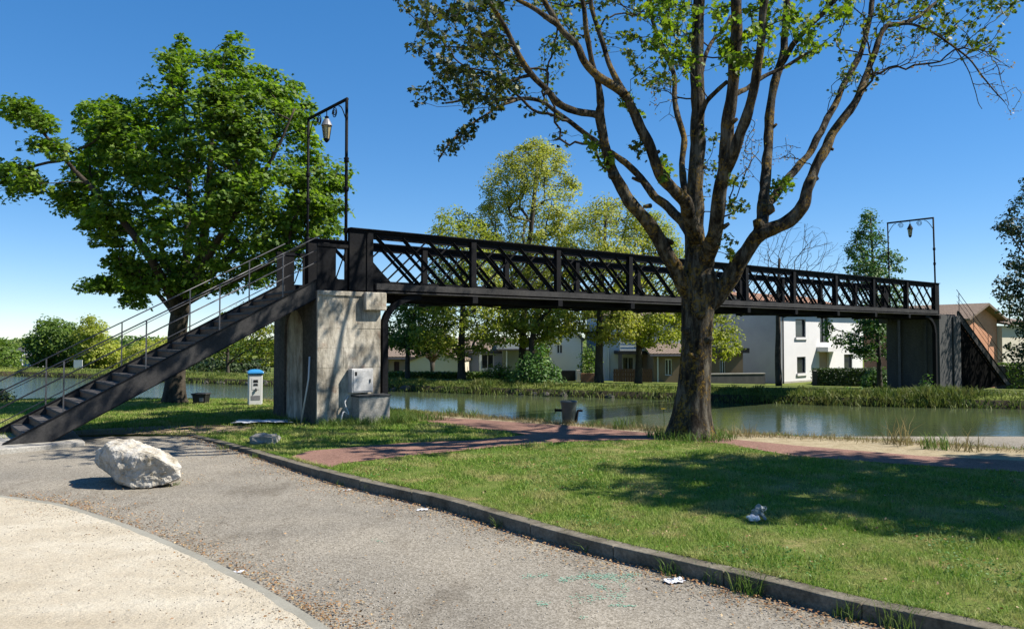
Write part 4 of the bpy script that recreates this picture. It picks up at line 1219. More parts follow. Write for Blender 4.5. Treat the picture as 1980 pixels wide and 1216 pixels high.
# row of plane trees on the far bank, left to right
ft('bank_tree', 'small dark green tree left of the row, its trunk beside the cream house door', 788, 38.5, [(788, 742), (788, 700), (790, 650), (792, 615)],
   [([(748, 600), (765, 575), (810, 570), (860, 580), (875, 620), (860, 665), (820, 680), (780, 678), (752, 660)], 1.0)], LM_mid, 41, n=120, per=46, r=0.5, lsize=0.19, thick=2.2, group=GR, tr=.14)
ft('bank_tree', 'broad green tree whose trunk covers the right end of the cream gable', 893, 37.5, [(893, 742), (892, 700), (893, 650), (895, 600), (895, 520), (893, 450)],
   [([(838, 440), (850, 410), (885, 398), (930, 410), (960, 450), (985, 540), (1000, 600), (990, 650), (940, 680), (880, 688), (810, 670), (790, 620), (820, 560), (840, 500)], 1.0)], LM_yel2, 42, n=380, per=64, r=0.48, lsize=0.14, thick=3.0, group=GR, tr=.2)
ft('bank_tree', 'tallest yellow green tree rising in a cone above the bridge rail', 1012, 39.5, [(1010, 745), (1010, 690), (1012, 620), (1018, 540), (1028, 430), (1038, 330), (1042, 290)],
   [([(938, 360), (960, 310), (1000, 285), (1040, 268), (1085, 290), (1118, 345), (1122, 400), (1110, 470), (1120, 560), (1110, 640), (1060, 680), (990, 660), (960, 600), (930, 520), (928, 430)], 1.0)], LM_yel, 43, n=680, per=68, r=0.44, lsize=0.13, thick=3.0, group=GR, tr=.2, gap=.22)
ft('bank_tree', 'thin forked tree with lit green moss standing just right of the tallest one', 1032, 36.8, [(1030, 742), (1029, 700), (1028, 660), (1040, 625), (1062, 600), (1085, 585)],
   [([(960, 590), (1010, 570), (1080, 560), (1120, 590), (1110, 640), (1060, 655), (1000, 640), (965, 625)], 1.0)], LM_yel2, 44, n=90, per=36, r=0.45, lsize=0.17, thick=1.6, group=GR, tr=.16)
ft('bank_tree', 'loose light green tree whose dark trunk stands left of the balcony', 1160, 37.0, [(1158, 745), (1158, 700), (1160, 640), (1162, 560), (1168, 480), (1172, 420)],
   [([(1095, 470), (1110, 420), (1150, 385), (1200, 378), (1240, 400), (1262, 470), (1262, 560), (1250, 630), (1230, 668), (1170, 662), (1120, 650), (1090, 620), (1090, 540)], 1.0)], LM_yel, 45, n=420, per=62, r=0.46, lsize=0.125, thick=2.6, group=GR, tr=.2, gap=.2)
ft('bank_tree', 'pale trunked light green tree in front of the white balcony house', 1236, 38.0, [(1234, 738), (1235, 700), (1236, 640), (1236, 560), (1240, 490)],
   [([(1200, 480), (1220, 420), (1260, 405), (1300, 440), (1330, 520), (1330, 620), (1310, 675), (1250, 672), (1205, 640), (1190, 560)], 1.0)], LM_yel2, 46, n=320, per=60, r=0.46, lsize=0.125, thick=2.4, group=GR, tr=.17, gap=.2)
ft('bank_tree', 'yellow green tree mostly hidden behind the big trunk, left of the shaded gable', 1345, 39.0, [(1345, 742), (1346, 700), (1348, 640), (1350, 560)],
   [([(1300, 560), (1330, 520), (1380, 530), (1415, 590), (1430, 640), (1425, 680), (1400, 695), (1370, 690), (1320, 680), (1300, 630)], 1.0)], LM_yel2, 47, n=150, per=40, r=0.45, lsize=0.17, thick=2.0, group=GR, tr=.16)
ft('bank_tree', 'lime green tree seen between the stairs and the stone pier', 441, 47.0, [(441, 736), (440, 705), (441, 670), (445, 640)],
   [([(385, 690), (395, 650), (420, 615), (460, 590), (520, 580), (580, 590), (600, 640), (580, 690), (530, 702), (470, 698), (430, 688)], 1.0)], LM_lime, 48, n=200, per=36, r=0.55, lsize=0.18, thick=2.6, group=GR, tr=.11)
ft('tulip_tree', 'dark green pyramid shaped tree behind the far end of the bridge', 1700, 39.0, [(1701, 746), (1700, 710), (1697, 650), (1692, 560), (1686, 480), (1683, 410)],
   [([(1682, 403), (1700, 440), (1715, 480), (1745, 500), (1768, 535), (1745, 580), (1735, 640), (1732, 690), (1690, 698), (1640, 690), (1600, 650), (1592, 625), (1640, 600), (1640, 540), (1640, 480), (1655, 440)], 1.0)], LM_bush, 49, n=330, per=32, r=0.36, lsize=0.16, thick=2.0, tr=.12, gap=.28, group=GR)
ft('garden_tree', 'dark leafy tree cut off by the right edge beside the far staircase', 2050, 35.5, [(2055, 770), (2052, 690), (2050, 600), (2045, 480)],
   [([(1985, 340), (1975, 380), (1925, 440), (1960, 465), (1935, 500), (1960, 520), (1925, 555), (1950, 590), (1945, 625), (1960, 660), (1935, 690), (2000, 720), (2120, 690), (2170, 560), (2130, 400), (2060, 330)], 1.0)], LM_dark, 50, n=420, per=36, r=0.42, lsize=0.17, thick=3.2, tr=.2, gap=.2, group=GR)
# bare tree: branches only
def bare_tree():
    rg = np.random.default_rng(52); D = 41.0
    b0 = at(1506, 742, D); z = zfar(b0[0], b0[1])
    root = empty('bare_tree', (b0[0], b0[1], z), 'leafless tree with fine twigs against the sky above the white house', 'tree', GR)
    pts = px_path([(1506, 742), (1504, 690), (1505, 640), (1504, 590), (1505, 550), (1507, 500)], D); pts[0][2] = z - .1
    sm = smooth_line(pts, 3); rad = np.interp(np.linspace(0, 1, len(sm)), [0, 1], [.17, .06])
    MB().tube(sm, list(rad), 8).build('trunk', M['bark_far'], root, smooth=True)
    sk = Skel(); sk.path(sm, rad)
    T = crown_targets([(1440, 500), (1490, 440), (1560, 425), (1610, 450), (1640, 490), (1630, 540), (1560, 590), (1480, 600), (1440, 560)], D, 420, 2.5, rg)
    sk_grow(sk, T, rg, 0.55, 0.03, 4, sag=0.0, skip=8)
    sk_mesh(sk, sk_radii(sk, 0.006, 0.45, 0.05), 'branches', M['bark_far'], root, 4)
bare_tree()
# distant trees at the left
GL = 'trees beyond the basin at the left'
ft('distant_tree', 'round dark green tree far left beyond the basin', 110, 62.0, [(112, 712), (112, 690), (113, 660)],
   [([(52, 680), (55, 645), (80, 625), (103, 610), (112, 622), (140, 630), (160, 660), (158, 695), (120, 708), (70, 704)], 1.0)], LM_mid, 60, n=220, per=40, r=0.7, lsize=0.26, thick=2.6, tr=.15, group=GL)
ft('distant_tree', 'lighter green tree with two tops right of the round one', 185, 60.0, [(186, 718), (186, 690), (187, 655)],
   [([(150, 700), (148, 650), (165, 612), (182, 614), (200, 635), (208, 655), (232, 675), (235, 705), (200, 716), (160, 714)], 1.0)], LM_yel2, 61, n=200, per=40, r=0.65, lsize=0.24, thick=2.4, tr=.15, group=GL)
ft('distant_bush', 'wide low green bush at the left edge across the basin', 10, 58.0, [(12, 722), (12, 705), (14, 690)],
   [([(-60, 690), (-30, 655), (5, 655), (25, 678), (45, 700), (48, 722), (-50, 724)], 1.0)], LM_mid, 62, n=130, per=40, r=0.6, lsize=0.24, thick=2.4, tr=.1, group=GL)
ft('distant_bush', 'yellow green thicket sloping down behind the middle of the stairs', 262, 58.0, [(262, 722), (262, 712), (264, 700)],
   [([(225, 715), (235, 690), (262, 668), (300, 655), (330, 655), (345, 700), (340, 722), (240, 722)], 1.0)], LM_yel, 63, n=130, per=36, r=0.6, lsize=0.22, thick=2.4, tr=.1, group=GL)
ft('distant_bush', 'dark shrubbery under the lime tree across the water', 420, 52.0, [(420, 738), (421, 725), (422, 715)],
   [([(360, 735), (362, 705), (400, 690), (450, 690), (500, 700), (520, 712), (520, 738)], 1.0)], LM_dark, 64, n=130, per=40, r=0.6, lsize=0.22, thick=1.6, tr=.1, group=GL)
ft('waterside_bush', 'bright green willow bush overhanging the far waterline', 1035, 34.2, [(1040, 752), (1040, 735), (1040, 715)],
   [([(985, 762), (990, 725), (1010, 695), (1030, 672), (1050, 668), (1060, 695), (1080, 720), (1092, 745), (1085, 768), (1030, 768)], 1.0)], LM_bush, 65, n=130, per=30, r=0.32, lsize=0.14, thick=0.9, tr=.05, flat=.9, up=.4)
ft('waterside_bush', 'smaller pale green bush between the hedge and the willow bush', 965, 36.8, [(966, 742), (966, 730), (967, 715)],
   [([(935, 745), (940, 715), (962, 702), (985, 712), (1000, 735), (1000, 750)], 1.0)], LM_mid, 66, n=60, per=26, r=0.32, lsize=0.13, thick=0.7, tr=.04, flat=.9)
ft('waterside_bush', 'leafy bush in front of the dark hedge at the white house', 1690, 40.0, [(1690, 745), (1690, 735), (1690, 725)],
   [([(1668, 746), (1672, 722), (1695, 712), (1720, 716), (1725, 746)], 1.0)], LM_bush, 67, n=50, per=26, r=0.3, lsize=0.15, thick=0.7, tr=.04, flat=.9)
ft('waterside_bush', 'small leafy shrub sprouting from the bank before the grey pier', 1795, 30.0, [(1795, 765), (1795, 755), (1795, 742)],
   [([(1770, 775), (1778, 750), (1792, 730), (1806, 752), (1815, 775)], 1.0)], LM_bush, 68, n=30, per=20, r=0.22, lsize=0.11, thick=0.5, tr=.02, flat=.9)
ft('waterside_bush', 'low leafy shrub at the shaded bend of the far bank', 1640, 30.0, [(1640, 770), (1640, 762), (1640, 756)],
   [([(1612, 778), (1618, 756), (1640, 748), (1662, 756), (1668, 776)], 1.0)], LM_bush, 69, n=30, per=22, r=0.24, lsize=0.11, thick=0.5, tr=.02, flat=.9)
ft('waterside_bush', 'young green bush beside the white gable and the dark gate', 1140, 44.0, [(1140, 742), (1140, 730), (1140, 710)],
   [([(1122, 735), (1125, 680), (1140, 668), (1155, 690), (1156, 735)], 1.0)], LM_mid, 70, n=50, per=26, r=0.35, lsize=0.15, thick=0.8, tr=.04, flat=.9)
wd = np.random.default_rng(90)
wc = []
for x in np.linspace(-210, 210, 1800):
    y = 150 + 20 * mnoise.noise(Vector((x * .02, 0, 1))); h = 3.2 + 1.6 * mnoise.noise(Vector((x * .06, 4, 0)))
    for k_ in range(20): wc.append((x + wd.normal(0, 1.5), y + wd.uniform(0, 8), -1.5 + h * wd.uniform(0, 1)))
wc = np.array(wc)
o = leaves('distant_wood', wc, np.array([0, -.5, .8]) + wd.normal(0, .5, (len(wc), 3)), .75, 'kite', LM_mid, None, wd); prop(o, 'low line of far trees on the horizon', 'wood')
# near bank bush at the left edge
rgb = np.random.default_rng(71)
far_tree('edge_bush', 'dark little bush on the near bank at the left edge', [(8, 778), (8, 772), (9, 766)], [([(-25, 782), (-20, 758), (5, 752), (25, 765), (32, 782)], 1.0)], 21.6, 0.0, LM_dark, rgb, n=30, per=30, r=0.2, lsize=0.09, thick=0.5, tr=.02)
# pollard with a brown clipped head
pr_ = at(835, 722, 45.0); zz = zfar(pr_[0], pr_[1])
pol = empty('pollard_tree', (pr_[0], pr_[1], zz), 'pollarded trunk with brown clipped head before the cream gable wall', 'tree')
MB().tube([(pr_[0], pr_[1], zz - .1), tuple(at(836, 712, 45.0)), tuple(at(836, 700, 45.0))], [.13, .12, .15], 8).build('trunk', M['bark_far'], pol, smooth=True)
M['twiggy'] = pmat('brown_twigs', (0.10, 0.06, 0.04), (0.20, 0.13, 0.09), 6, 0.95)
hb = MB(); c0 = at(836, 702, 45.0)
rgq = np.random.default_rng(5)
for i in range(240):
    a_ = rgq.uniform(0, 2*math.pi); r = rgq.uniform(0, .3) ** .7; h = rgq.uniform(.35, .56)
    e = c0 + np.array([math.cos(a_) * r, math.sin(a_) * r, h]) 
    hb.tube([c0 + np.array([math.cos(a_) * .05, math.sin(a_) * .05, -.05]), (c0 + e) / 2 + np.array([0, 0, .02]), e], [.02, .018, .012], 4, cap=False)
o = hb.build('clipped_head', M['twiggy'], pol); o['kind'] = 'stuff'

# hedges
def hedge(name, label, u0, u1, vt, depth, hh, width, leafm, seed, per_m=900, depth2=None):
    rg = np.random.default_rng(seed)
    d2 = depth if depth2 is None else depth2
    a_, b_ = at(u0, 720, depth), at(u1, 720, d2)
    za, zb = zfar(a_[0], a_[1]), zfar(b_[0], b_[1])
    A, Bq = np.array([a_[0], a_[1], za]), np.array([b_[0], b_[1], zb])
    top = (at(u0, vt, depth)[2], at(u1, vt, d2)[2])
    root = empty(name, (A + Bq) / 2, label, 'hedge')
    d = (Bq - A); d[2] = 0; Lh = np.linalg.norm(d); d /= Lh; nn = np.array([-d[1], d[0], 0])
    m = MB(); ww = width / 2 - .1
    m.add([A - nn*ww + UP*-.1, A + nn*ww + UP*-.1, Bq + nn*ww + UP*-.1, Bq - nn*ww + UP*-.1] +
          [(*(A - nn*ww)[:2], top[0]-.1), (*(A + nn*ww)[:2], top[0]-.1), (*(Bq + nn*ww)[:2], top[1]-.1), (*(Bq - nn*ww)[:2], top[1]-.1)],
          [(3,2,1,0), (4,5,6,7), (0,1,5,4), (1,2,6,5), (2,3,7,6), (3,0,4,7)])
    m.build('stems', M['bark_far'], root)
    n = int(per_m * Lh)
    f = rg.uniform(0, 1, n); w = rg.uniform(-1, 1, n); h = rg.uniform(0, 1, n); face = rg.uniform(0, 1, n)
    H = top[0] + f * (top[1] - top[0]) - (za + f * (zb - za))
    h = np.where(face < .4, 1, h); w = np.where(face > .4, np.where(rg.uniform(0, 1, n) < .75, -1, 1), w)
    C = A + (Bq - A) * f[:, None] + nn * (w * width / 2)[:, None] + UP * (h * H)[:, None] + rg.normal(0, .035, (n, 3))
    N = np.where((face < .4)[:, None], UP, nn * w[:, None]) + rg.normal(0, .55, (n, 3))
    leaves('foliage', C, N, 0.12, 'kite', leafm, root, rg)
hedge('hedge', 'long clipped hedge in front of the cream house and gable', 748, 905, 721, 40.5, 1, .9, LM_hedge, 80)
hedge('hedge', 'short clipped hedge between the pale trunk and the blue veranda', 905, 942, 721, 40.5, 1, .9, LM_hedge, 81)
hedge('hedge', 'clipped hedge end beside the pale green bush', 957, 1020, 721, 40.8, 1, .9, LM_hedge, 82)
hedge('hedge', 'dark boxy hedge at the foot of the tall white house', 1575, 1700, 714, 47.0, 1, 1.0, LM_dark, 83, 1400)
hedge('hedge', 'low green hedge behind the far staircase at the right', 1935, 2010, 704, 44.0, 1, 1.0, LM_mid, 84, 900)

# ------------------------------------------------------------------ houses
def wall(root, name, p0, d, L, z0, z1, rects, mat, thick=0.2, reveal=None, gable=None):
    """wall panel from p0 along unit d (horizontal), outer face normal n = d rotated -90; rects (a0,a1,z0,z1) are openings"""
    d = np.asarray(d, float); n = np.array([d[1], -d[0], 0.0])
    p0 = np.array([p0[0], p0[1], 0.0])
    xs = sorted({0, L, *[r[0] for r in rects], *[r[1] for r in rects]})
    zs = sorted({z0, z1, *[r[2] for r in rects], *[r[3] for r in rects]})
    m = MB()
    def P(a_, z, o=0.0): return p0 + d * a_ + UP * z - n * o
    for i in range(len(xs) - 1):
        for j in range(len(zs) - 1):
            ca, cz = (xs[i] + xs[i+1]) / 2, (zs[j] + zs[j+1]) / 2
            if any(r[0] < ca < r[1] and r[2] < cz < r[3] for r in rects): continue
            m.add([P(xs[i], zs[j]), P(xs[i+1], zs[j]), P(xs[i+1], zs[j+1]), P(xs[i], zs[j+1])], [(0, 1, 2, 3)])
    for r in rects:
        a0, a1, b0, b1 = r[:4]
        for q in (((a0, b0), (a1, b0)), ((a1, b0), (a1, b1)), ((a1, b1), (a0, b1)), ((a0, b1), (a0, b0))):
            (x0, y0), (x1, y1) = q
            m.add([P(x0, y0), P(x0, y0, thick), P(x1, y1, thick), P(x1, y1)], [(0, 1, 2, 3)])
    if gable is not None:
        m.add([P(0, z1), P(L, z1), P(L * gable[0], gable[1])], [(0, 1, 2)])
    o = m.build(name, mat, root)
    return o, P
M['glass'] = (lambda: (lambda m, n, l, b: (b.inputs['Base Color'].__setattr__('default_value', (0.02, 0.025, 0.03, 1)), b.inputs['Roughness'].__setattr__('default_value', 0.08), m)[-1])(*new_mat('window_glass')))()
M['frame'] = pmat('window_frame', (0.05, 0.05, 0.055), (0.08, 0.08, 0.085), 3, 0.6)
M['cream'] = pmat('cream_render', (0.66, 0.60, 0.47), (0.74, 0.68, 0.55), 0.6, 0.9, 0.1, 20)
M['tan'] = pmat('tan_render', (0.42, 0.31, 0.22), (0.50, 0.38, 0.28), 0.8, 0.9, 0.1, 20)
M['shaded_wall'] = pmat('shaded_white_render', (0.42, 0.43, 0.43), (0.52, 0.53, 0.53), 0.5, 0.9, 0.1, 20)  # white render darkened to paint the unlit side of the white house
M['blue_wall'] = pmat('blue_grey_render', (0.34, 0.37, 0.44), (0.42, 0.45, 0.52), 0.6, 0.9)
M['olive_wall'] = pmat('olive_render', (0.22, 0.22, 0.16), (0.30, 0.30, 0.22), 0.6, 0.9)
M['brown_wall'] = pmat('brown_render', (0.20, 0.15, 0.10), (0.28, 0.21, 0.14), 0.6, 0.9)
M['terra'] = pmat('terracotta_render', (0.58, 0.27, 0.15), (0.70, 0.36, 0.22), 0.8, 0.9, 0.2, 30, fine=(8, .1))
def tile_mat(name, c1, c2):
    m, n, l, b = new_mat(name)
    t = pos_noise(n, l, 7, 4, 0.7)
    c = ramp(n, l, t.outputs[0], [(0.3, c1), (0.7, c2)]).outputs[0]
    l.new(c, b.inputs['Base Color']); b.inputs['Roughness'].default_value = 0.9
    w = n.new('ShaderNodeTexWave'); w.inputs['Scale'].default_value = 3.5; w.inputs['Distortion'].default_value = 0.5
    g = n.new('ShaderNodeNewGeometry'); l.new(g.outputs['Position'], w.inputs['Vector'])
    bp = n.new('ShaderNodeBump'); bp.inputs['Strength'].default_value = 0.9; bp.inputs['Distance'].default_value = 0.08
    l.new(w.outputs[1], bp.inputs['Height']); l.new(bp.outputs[0], b.inputs['Normal'])
    return m
M['tiles'] = tile_mat('clay_tiles', (0.36, 0.17, 0.09), (0.50, 0.28, 0.17))
M['tiles_old'] = tile_mat('old_tiles', (0.24, 0.17, 0.12), (0.38, 0.29, 0.22))
M['door'] = pmat('dark_red_door', (0.05, 0.02, 0.02), (0.08, 0.03, 0.03), 3, 0.6)
def window(root, P, r, sill=True, mull=1, deep=0.14, frame=None):
    a0, a1, b0, b1 = r[:4]
    frame = frame or M['frame']
    f = MB(); w = 0.06
    def bxp(m, x0, x1, y0, y1, o0, o1):
        v = [P(x, y, o) for o in (o0, o1) for (x, y) in ((x0, y0), (x1, y0), (x1, y1), (x0, y1))]
        m.add(v, [(0,1,2,3), (7,6,5,4), (0,4,5,1), (1,5,6,2), (2,6,7,3), (3,7,4,0)])
    bxp(f, a0, a0 + w, b0, b1, deep - .05, deep); bxp(f, a1 - w, a1, b0, b1, deep - .05, deep)
    bxp(f, a0 + w, a1 - w, b0, b0 + w, deep - .05, deep); bxp(f, a0 + w, a1 - w, b1 - w, b1, deep - .05, deep)
    for k in range(mull):
        x = a0 + (a1 - a0) * (k + 1) / (mull + 1); bxp(f, x - w/2, x + w/2, b0 + w, b1 - w, deep - .05, deep)
    wo = f.build('window', frame, root)
    g = MB(); g.add([P(a0 + .01, b0 + .01, deep + .01), P(a1 - .01, b0 + .01, deep + .01), P(a1 - .01, b1 - .01, deep + .01), P(a0 + .01, b1 - .01, deep + .01)], [(0, 1, 2, 3)])
    g.build('pane', M['glass'], wo)
    if sill:
        s_ = MB(); bxp(s_, a0 - .12, a1 + .12, b0 - .18, b0, -.12, .1); s_.build('sill', M['white_wall'], wo)
    return wo
def plank(m, a, b, c, d, th):
    """slab from quad corners, thickened along its normal"""
    a, b, c, d = map(np.asarray, (a, b, c, d)); n = np.cross(b - a, d - a); n = n / np.linalg.norm(n) * th
    m.add([a, b, c, d, a + n, b + n, c + n, d + n], [(3,2,1,0), (4,5,6,7), (0,1,5,4), (1,2,6,5), (2,3,7,6), (3,0,4,7)])
def on(u, v, p0, d):
    """pixel -> (along, z) on the vertical plane through p0 with direction d"""
    d = np.asarray(d, float); n = np.array([d[1], -d[0], 0])
    h = hit_plane(u, v, p0, n)
    return float(np.dot(h - np.asarray(p0), d)), float(h[2])
def rect(p0, d, u0, v0, u1, v1):
    a0, zt = on(u0, v0, p0, d); a1, zb = on(u1, v1, p0, d)
    return (a0, a1, zb, zt)

# tall white house, its gable side coloured grey to paint in the shade
def house_F():
    C = at(1511, 740, 57.0); z0 = zfar(C[0], C[1]) - .15; C[2] = 0
    fd = np.array([.74, .6726, 0]); ld = np.array([.6726, -.74, 0])
    root = empty('white_house', (C[0], C[1], z0), 'tall white rendered house with dark windows and a shaded side wall', 'house')
    zt = 3.9
    Lf = on(1668, 700, C, fd)[0]; Ll = 10.0
    R = [rect(C, fd, 1538, 617, 1558, 652), rect(C, fd, 1541, 690, 1558, 721), rect(C, fd, 1585, 613, 1602, 662), rect(C, fd, 1632, 685, 1648, 716), rect(C, fd, 1584, 681, 1604, 733)]
    o, P = wall(root, 'front_wall', C, fd, Lf, z0, zt, R, M['white_wall'])
    for i, r in enumerate(R[:4]): window(root, P, r, i in (0, 1), 0 if i != 2 else 1)
    # the porch recess has a brown door and a canopy
    r = R[4]; dm = MB(); dm.add([P(r[0], r[2], .19), P(r[1], r[2], .19), P(r[1], r[3], .19), P(r[0], r[3], .19)], [(0, 1, 2, 3)]); dm.build('door', M['tan'], root)
    cm = MB(); a0, zc = on(1579, 672, C, fd); a1, _ = on(1612, 672, C, fd)
    plank(cm, P(a0, zc - .3, -.002), P(a1, zc - .3, -.002), P(a1, zc - .3, -.9), P(a0, zc - .3, -.9), -.35); cm.build('canopy', M['white_wall'], root)
    p1 = C - ld * Ll
    o2, P2 = wall(root, 'side_wall', p1, ld, Ll, z0, zt, [], M['shaded_wall'], gable=(0.5, 5.2))
    b_, Pb = wall(root, 'rear_wall', C + fd * Lf, -ld, Ll, z0, zt, [], M['white_wall'], gable=(0.5, 5.2))
    b2_, _ = wall(root, 'back_wall', p1 + fd * Lf, -fd, Lf, z0, zt, [], M['white_wall'])
    rm = MB(); ridge0 = p1 + ld * Ll / 2 - fd * .4; ridge1 = ridge0 + fd * (Lf + .8)
    e0 = C + ld * .5 - fd * .4; e1 = e0 + fd * (Lf + .8); g0 = p1 - ld * .5 - fd * .4; g1 = g0 + fd * (Lf + .8)
    plank(rm, e0 + UP * 3.75, e1 + UP * 3.75, ridge1 + UP * 5.25, ridge0 + UP * 5.25, .12)
    plank(rm, ridge0 + UP * 5.25, ridge1 + UP * 5.25, g1 + UP * 3.75, g0 + UP * 3.75, .12)
    rf = rm.build('roof', M['tiles'], root)
    ch = MB(); q = ridge0 + fd * 2.5; ch.obox(q + UP * 5.5, fd * .35, ld * .25, UP * .6); ch.build('chimney', M['white_wall'], rf)
    dp_ = MB(); dp_.tube([P(.18, z0, -.07), P(.18, zt, -.07)], .05, 8); dp_.build('downpipe', M['galv'], root)
    ba = MB(); ba.add([P(.0, z0, -.03), P(Lf * .62, z0, -.03), P(Lf * .62, z0 + .28, -.03), P(0, z0 + .28, -.03), P(.0, z0 + .28, 0), P(Lf * .62, z0 + .28, 0)], [(0, 1, 2, 3), (3, 2, 5, 4)]); ba.build('plinth', M['concrete'], root)
    # side annex
    A = at(1437, 740, 53.5); A[2] = 0; za = zfar(A[0], A[1]) - .1
    an = empty('house_annex', (A[0], A[1], za), 'low brown annex with a dark flat roof against the shaded gable', 'annex')
    ad = np.array([1.0, 0.05, 0]); ad /= np.linalg.norm(ad); La = 3.2
    pA = A - ad * La
    R2 = [rect(pA, ad, 1392, 692, 1403, 727)]
    o3, P3 = wall(an, 'front_wall', pA, ad, La, za, .75, R2, M['brown_wall']); window(an, P3, R2[0], False, 1, frame=M['white_paint'])
    ew = MB(); ew.add([pA + UP*za, pA + UP*.75, pA + UP*.75 + np.array([0, 3.0, 0]), pA + UP*za + np.array([0, 3.0, 0])], [(0, 1, 2, 3)]); ew.add([A + UP*za, A + UP*.75, A + UP*.75 + np.array([0, 3.0, 0]), A + UP*za + np.array([0, 3.0, 0])], [(0, 1, 2, 3)]); ew.build('end_wall', M['brown_wall'], an)
    rr = MB(); plank(rr, pA - ad*.3 + UP*.76 - np.array([0, .5, 0]), A + ad*.3 + UP*.76 - np.array([0, .5, 0]), A + ad*.3 + UP*.76 + np.array([0, 3.1, 0]), pA - ad*.3 + UP*.76 + np.array([0, 3.1, 0]), .32); rr.build('roof', M['black'], an)
    lw = empty('garden_wall', at(1420, 742, 50.0), 'low grey garden wall left of the tall white house', 'wall')
    W0, W1 = at(1370, 740, 50.5), at(1478, 740, 51.5); m_ = MB(); W0[2] = W1[2] = 0
    zz_ = zfar(W0[0], W0[1]); m_.bar((W0[0], W0[1], zz_ + .2), (W1[0], W1[1], zz_ + .2), .2, .7); m_.build('wall_body', M['concrete_dk'], lw)
    cp = MB(); cp.bar((W0[0], W0[1], zz_ + .58), (W1[0], W1[1], zz_ + .58), .28, .058); cp.build('coping', M['concrete'], lw)
house_F()
def simple_house(name, label, u0, u1, vt, depth, mat, rects_px, roof=None, gable=None, deep=6.0, ang=0.06, cat='house', mull=1, roofmat=None, over=.3, door=None):
    A, Bq = at(u0, 740, depth), at(u1, 740, depth + (u1 - u0) * depth / F_PX * ang)
    z0 = min(zfar(A[0], A[1]), zfar(Bq[0], Bq[1])) - .15
    A[2] = Bq[2] = 0; L_ = np.linalg.norm(Bq - A); d = (Bq - A) / L_; inn = np.array([-d[1], d[0], 0])
    _, zt = on(u0, vt, A, d)
    root = empty(name, (A[0], A[1], z0), label, cat)
    R = [rect(A, d, *r) for r in rects_px]
    gz = None if gable is None else on((u0 + u1) / 2, gable, A, d)[1]
    o, P = wall(root, 'front_wall', A, d, L_, z0, zt, R, mat, gable=None if gz is None else (.5, gz))
    wall(root, 'side_wall', Bq, inn, deep, z0, zt, [], mat); wall(root, 'side_wall', A + inn * deep, -inn, deep, z0, zt, [], mat)
    wall(root, 'back_wall', Bq + inn * deep, -d, L_, z0, zt, [], mat, gable=None if gz is None else (.5, gz))
    for i, r in enumerate(R):
        if door is not None and i == door:
            dm = MB(); dm.add([P(r[0], r[2], .15), P(r[1], r[2], .15), P(r[1], r[3], .15), P(r[0], r[3], .15)], [(0, 1, 2, 3)]); dm.build('door', M['door'], root)
        else: window(root, P, r, False, mull, frame=M['white_paint'])
    rm = MB(); rmt = roofmat or M['tiles_old']
    if gz is not None:
        a0, a1 = A - d * over - inn * over, Bq + d * over - inn * over; md = (A + Bq) / 2 - inn * over; dd = inn * (deep + 2 * over); sl = (gz - zt) / (L_ / 2) * over
        plank(rm, a0 + UP * (zt - sl + .02), md + UP * (gz + .02), md + dd + UP * (gz + .02), a0 + dd + UP * (zt - sl + .02), -.14)
        plank(rm, md + UP * (gz + .02), a1 + UP * (zt - sl + .02), a1 + dd + UP * (zt - sl + .02), md + dd + UP * (gz + .02), -.14)
        for me_ in (rm,): pass
    elif roof is not None:
        _, zr = on(u0, roof, A, d)
        a0, a1 = A - d * over - inn * over, Bq + d * over - inn * over; r0 = A - d * over + inn * deep / 2; r1 = Bq + d * over + inn * deep / 2; b0 = A - d * over + inn * (deep + over); b1 = Bq + d * over + inn * (deep + over)
        plank(rm, a0 + UP * (zt - .05), a1 + UP * (zt - .05), r1 + UP * zr, r0 + UP * zr, .14); plank(rm, r0 + UP * zr, r1 + UP * zr, b1 + UP * (zt - .05), b0 + UP * (zt - .05), .14)
    else:
        a0, a1 = A - d * over - inn * over, Bq + d * over - inn * over; dd = inn * (deep + 2 * over)
        plank(rm, a0 + UP * (zt + .003), a1 + UP * (zt + .003), a1 + dd + UP * (zt + .003), a0 + dd + UP * (zt + .003), .3)
    rm.build('roof', rmt, root)
    if gz is None:
        gu = MB(); ge = A - d * over - inn * (over + .06); gu.tube([ge + UP * (zt - .06), ge + d * (L_ + 2 * over) + UP * (zt - .06)], .06, 8); gu.build('gutter', M['galv'], root)
        dq = MB(); dq.tube([P(.25, z0, -.06), P(.25, zt - .1, -.06)], .045, 6); dq.build('downpipe', M['white_paint'], root)
    return root, A, d, P, z0, zt
simple_house('cream_house', 'low tan house with a dark red door and old tiled roof beside the pier', 742, 792, 692, 51.0, M['tan'], [(762, 699, 772, 726)], roof=670, deep=7, door=0, over=.35)
simple_house('gable_house', 'cream gable ended house behind the clipped hedge and pollard', 792, 890, 694, 49.0, M['cream'], [], gable=676, deep=8, ang=-.12, over=.12)
r_, A_, d_, P_, z0_, zt_ = simple_house('veranda_house', 'blue grey veranda with dark sliding doors left of the olive wall', 893, 972, 680, 52.0, M['blue_wall'], [(931, 684, 955, 713)], roof=655, deep=6, roofmat=M['tiles_old'])
pm_ = MB(); pm_.bar(P_(on(928, 700, A_, d_)[0], z0_, -1.0), P_(on(928, 700, A_, d_)[0], zt_ - .1, -1.0), .14, .14, up=(1, 0, 0)); pm_.build('veranda_post', M['white_wall'], r_)
rl_ = MB(); q0, q1 = on(930, 716, A_, d_), on(966, 716, A_, d_); rl_.bar(P_(q0[0], q0[1], -1.0), P_(q1[0], q0[1], -1.0), .1, .3); rl_.build('veranda_ledge', M['white_wall'], r_)
simple_house('flat_house', 'olive walled house with a pale flat roof behind the bank trees', 972, 1050, 674, 51.0, M['olive_wall'], [], deep=6, roofmat=M['white_wall'], over=.4)
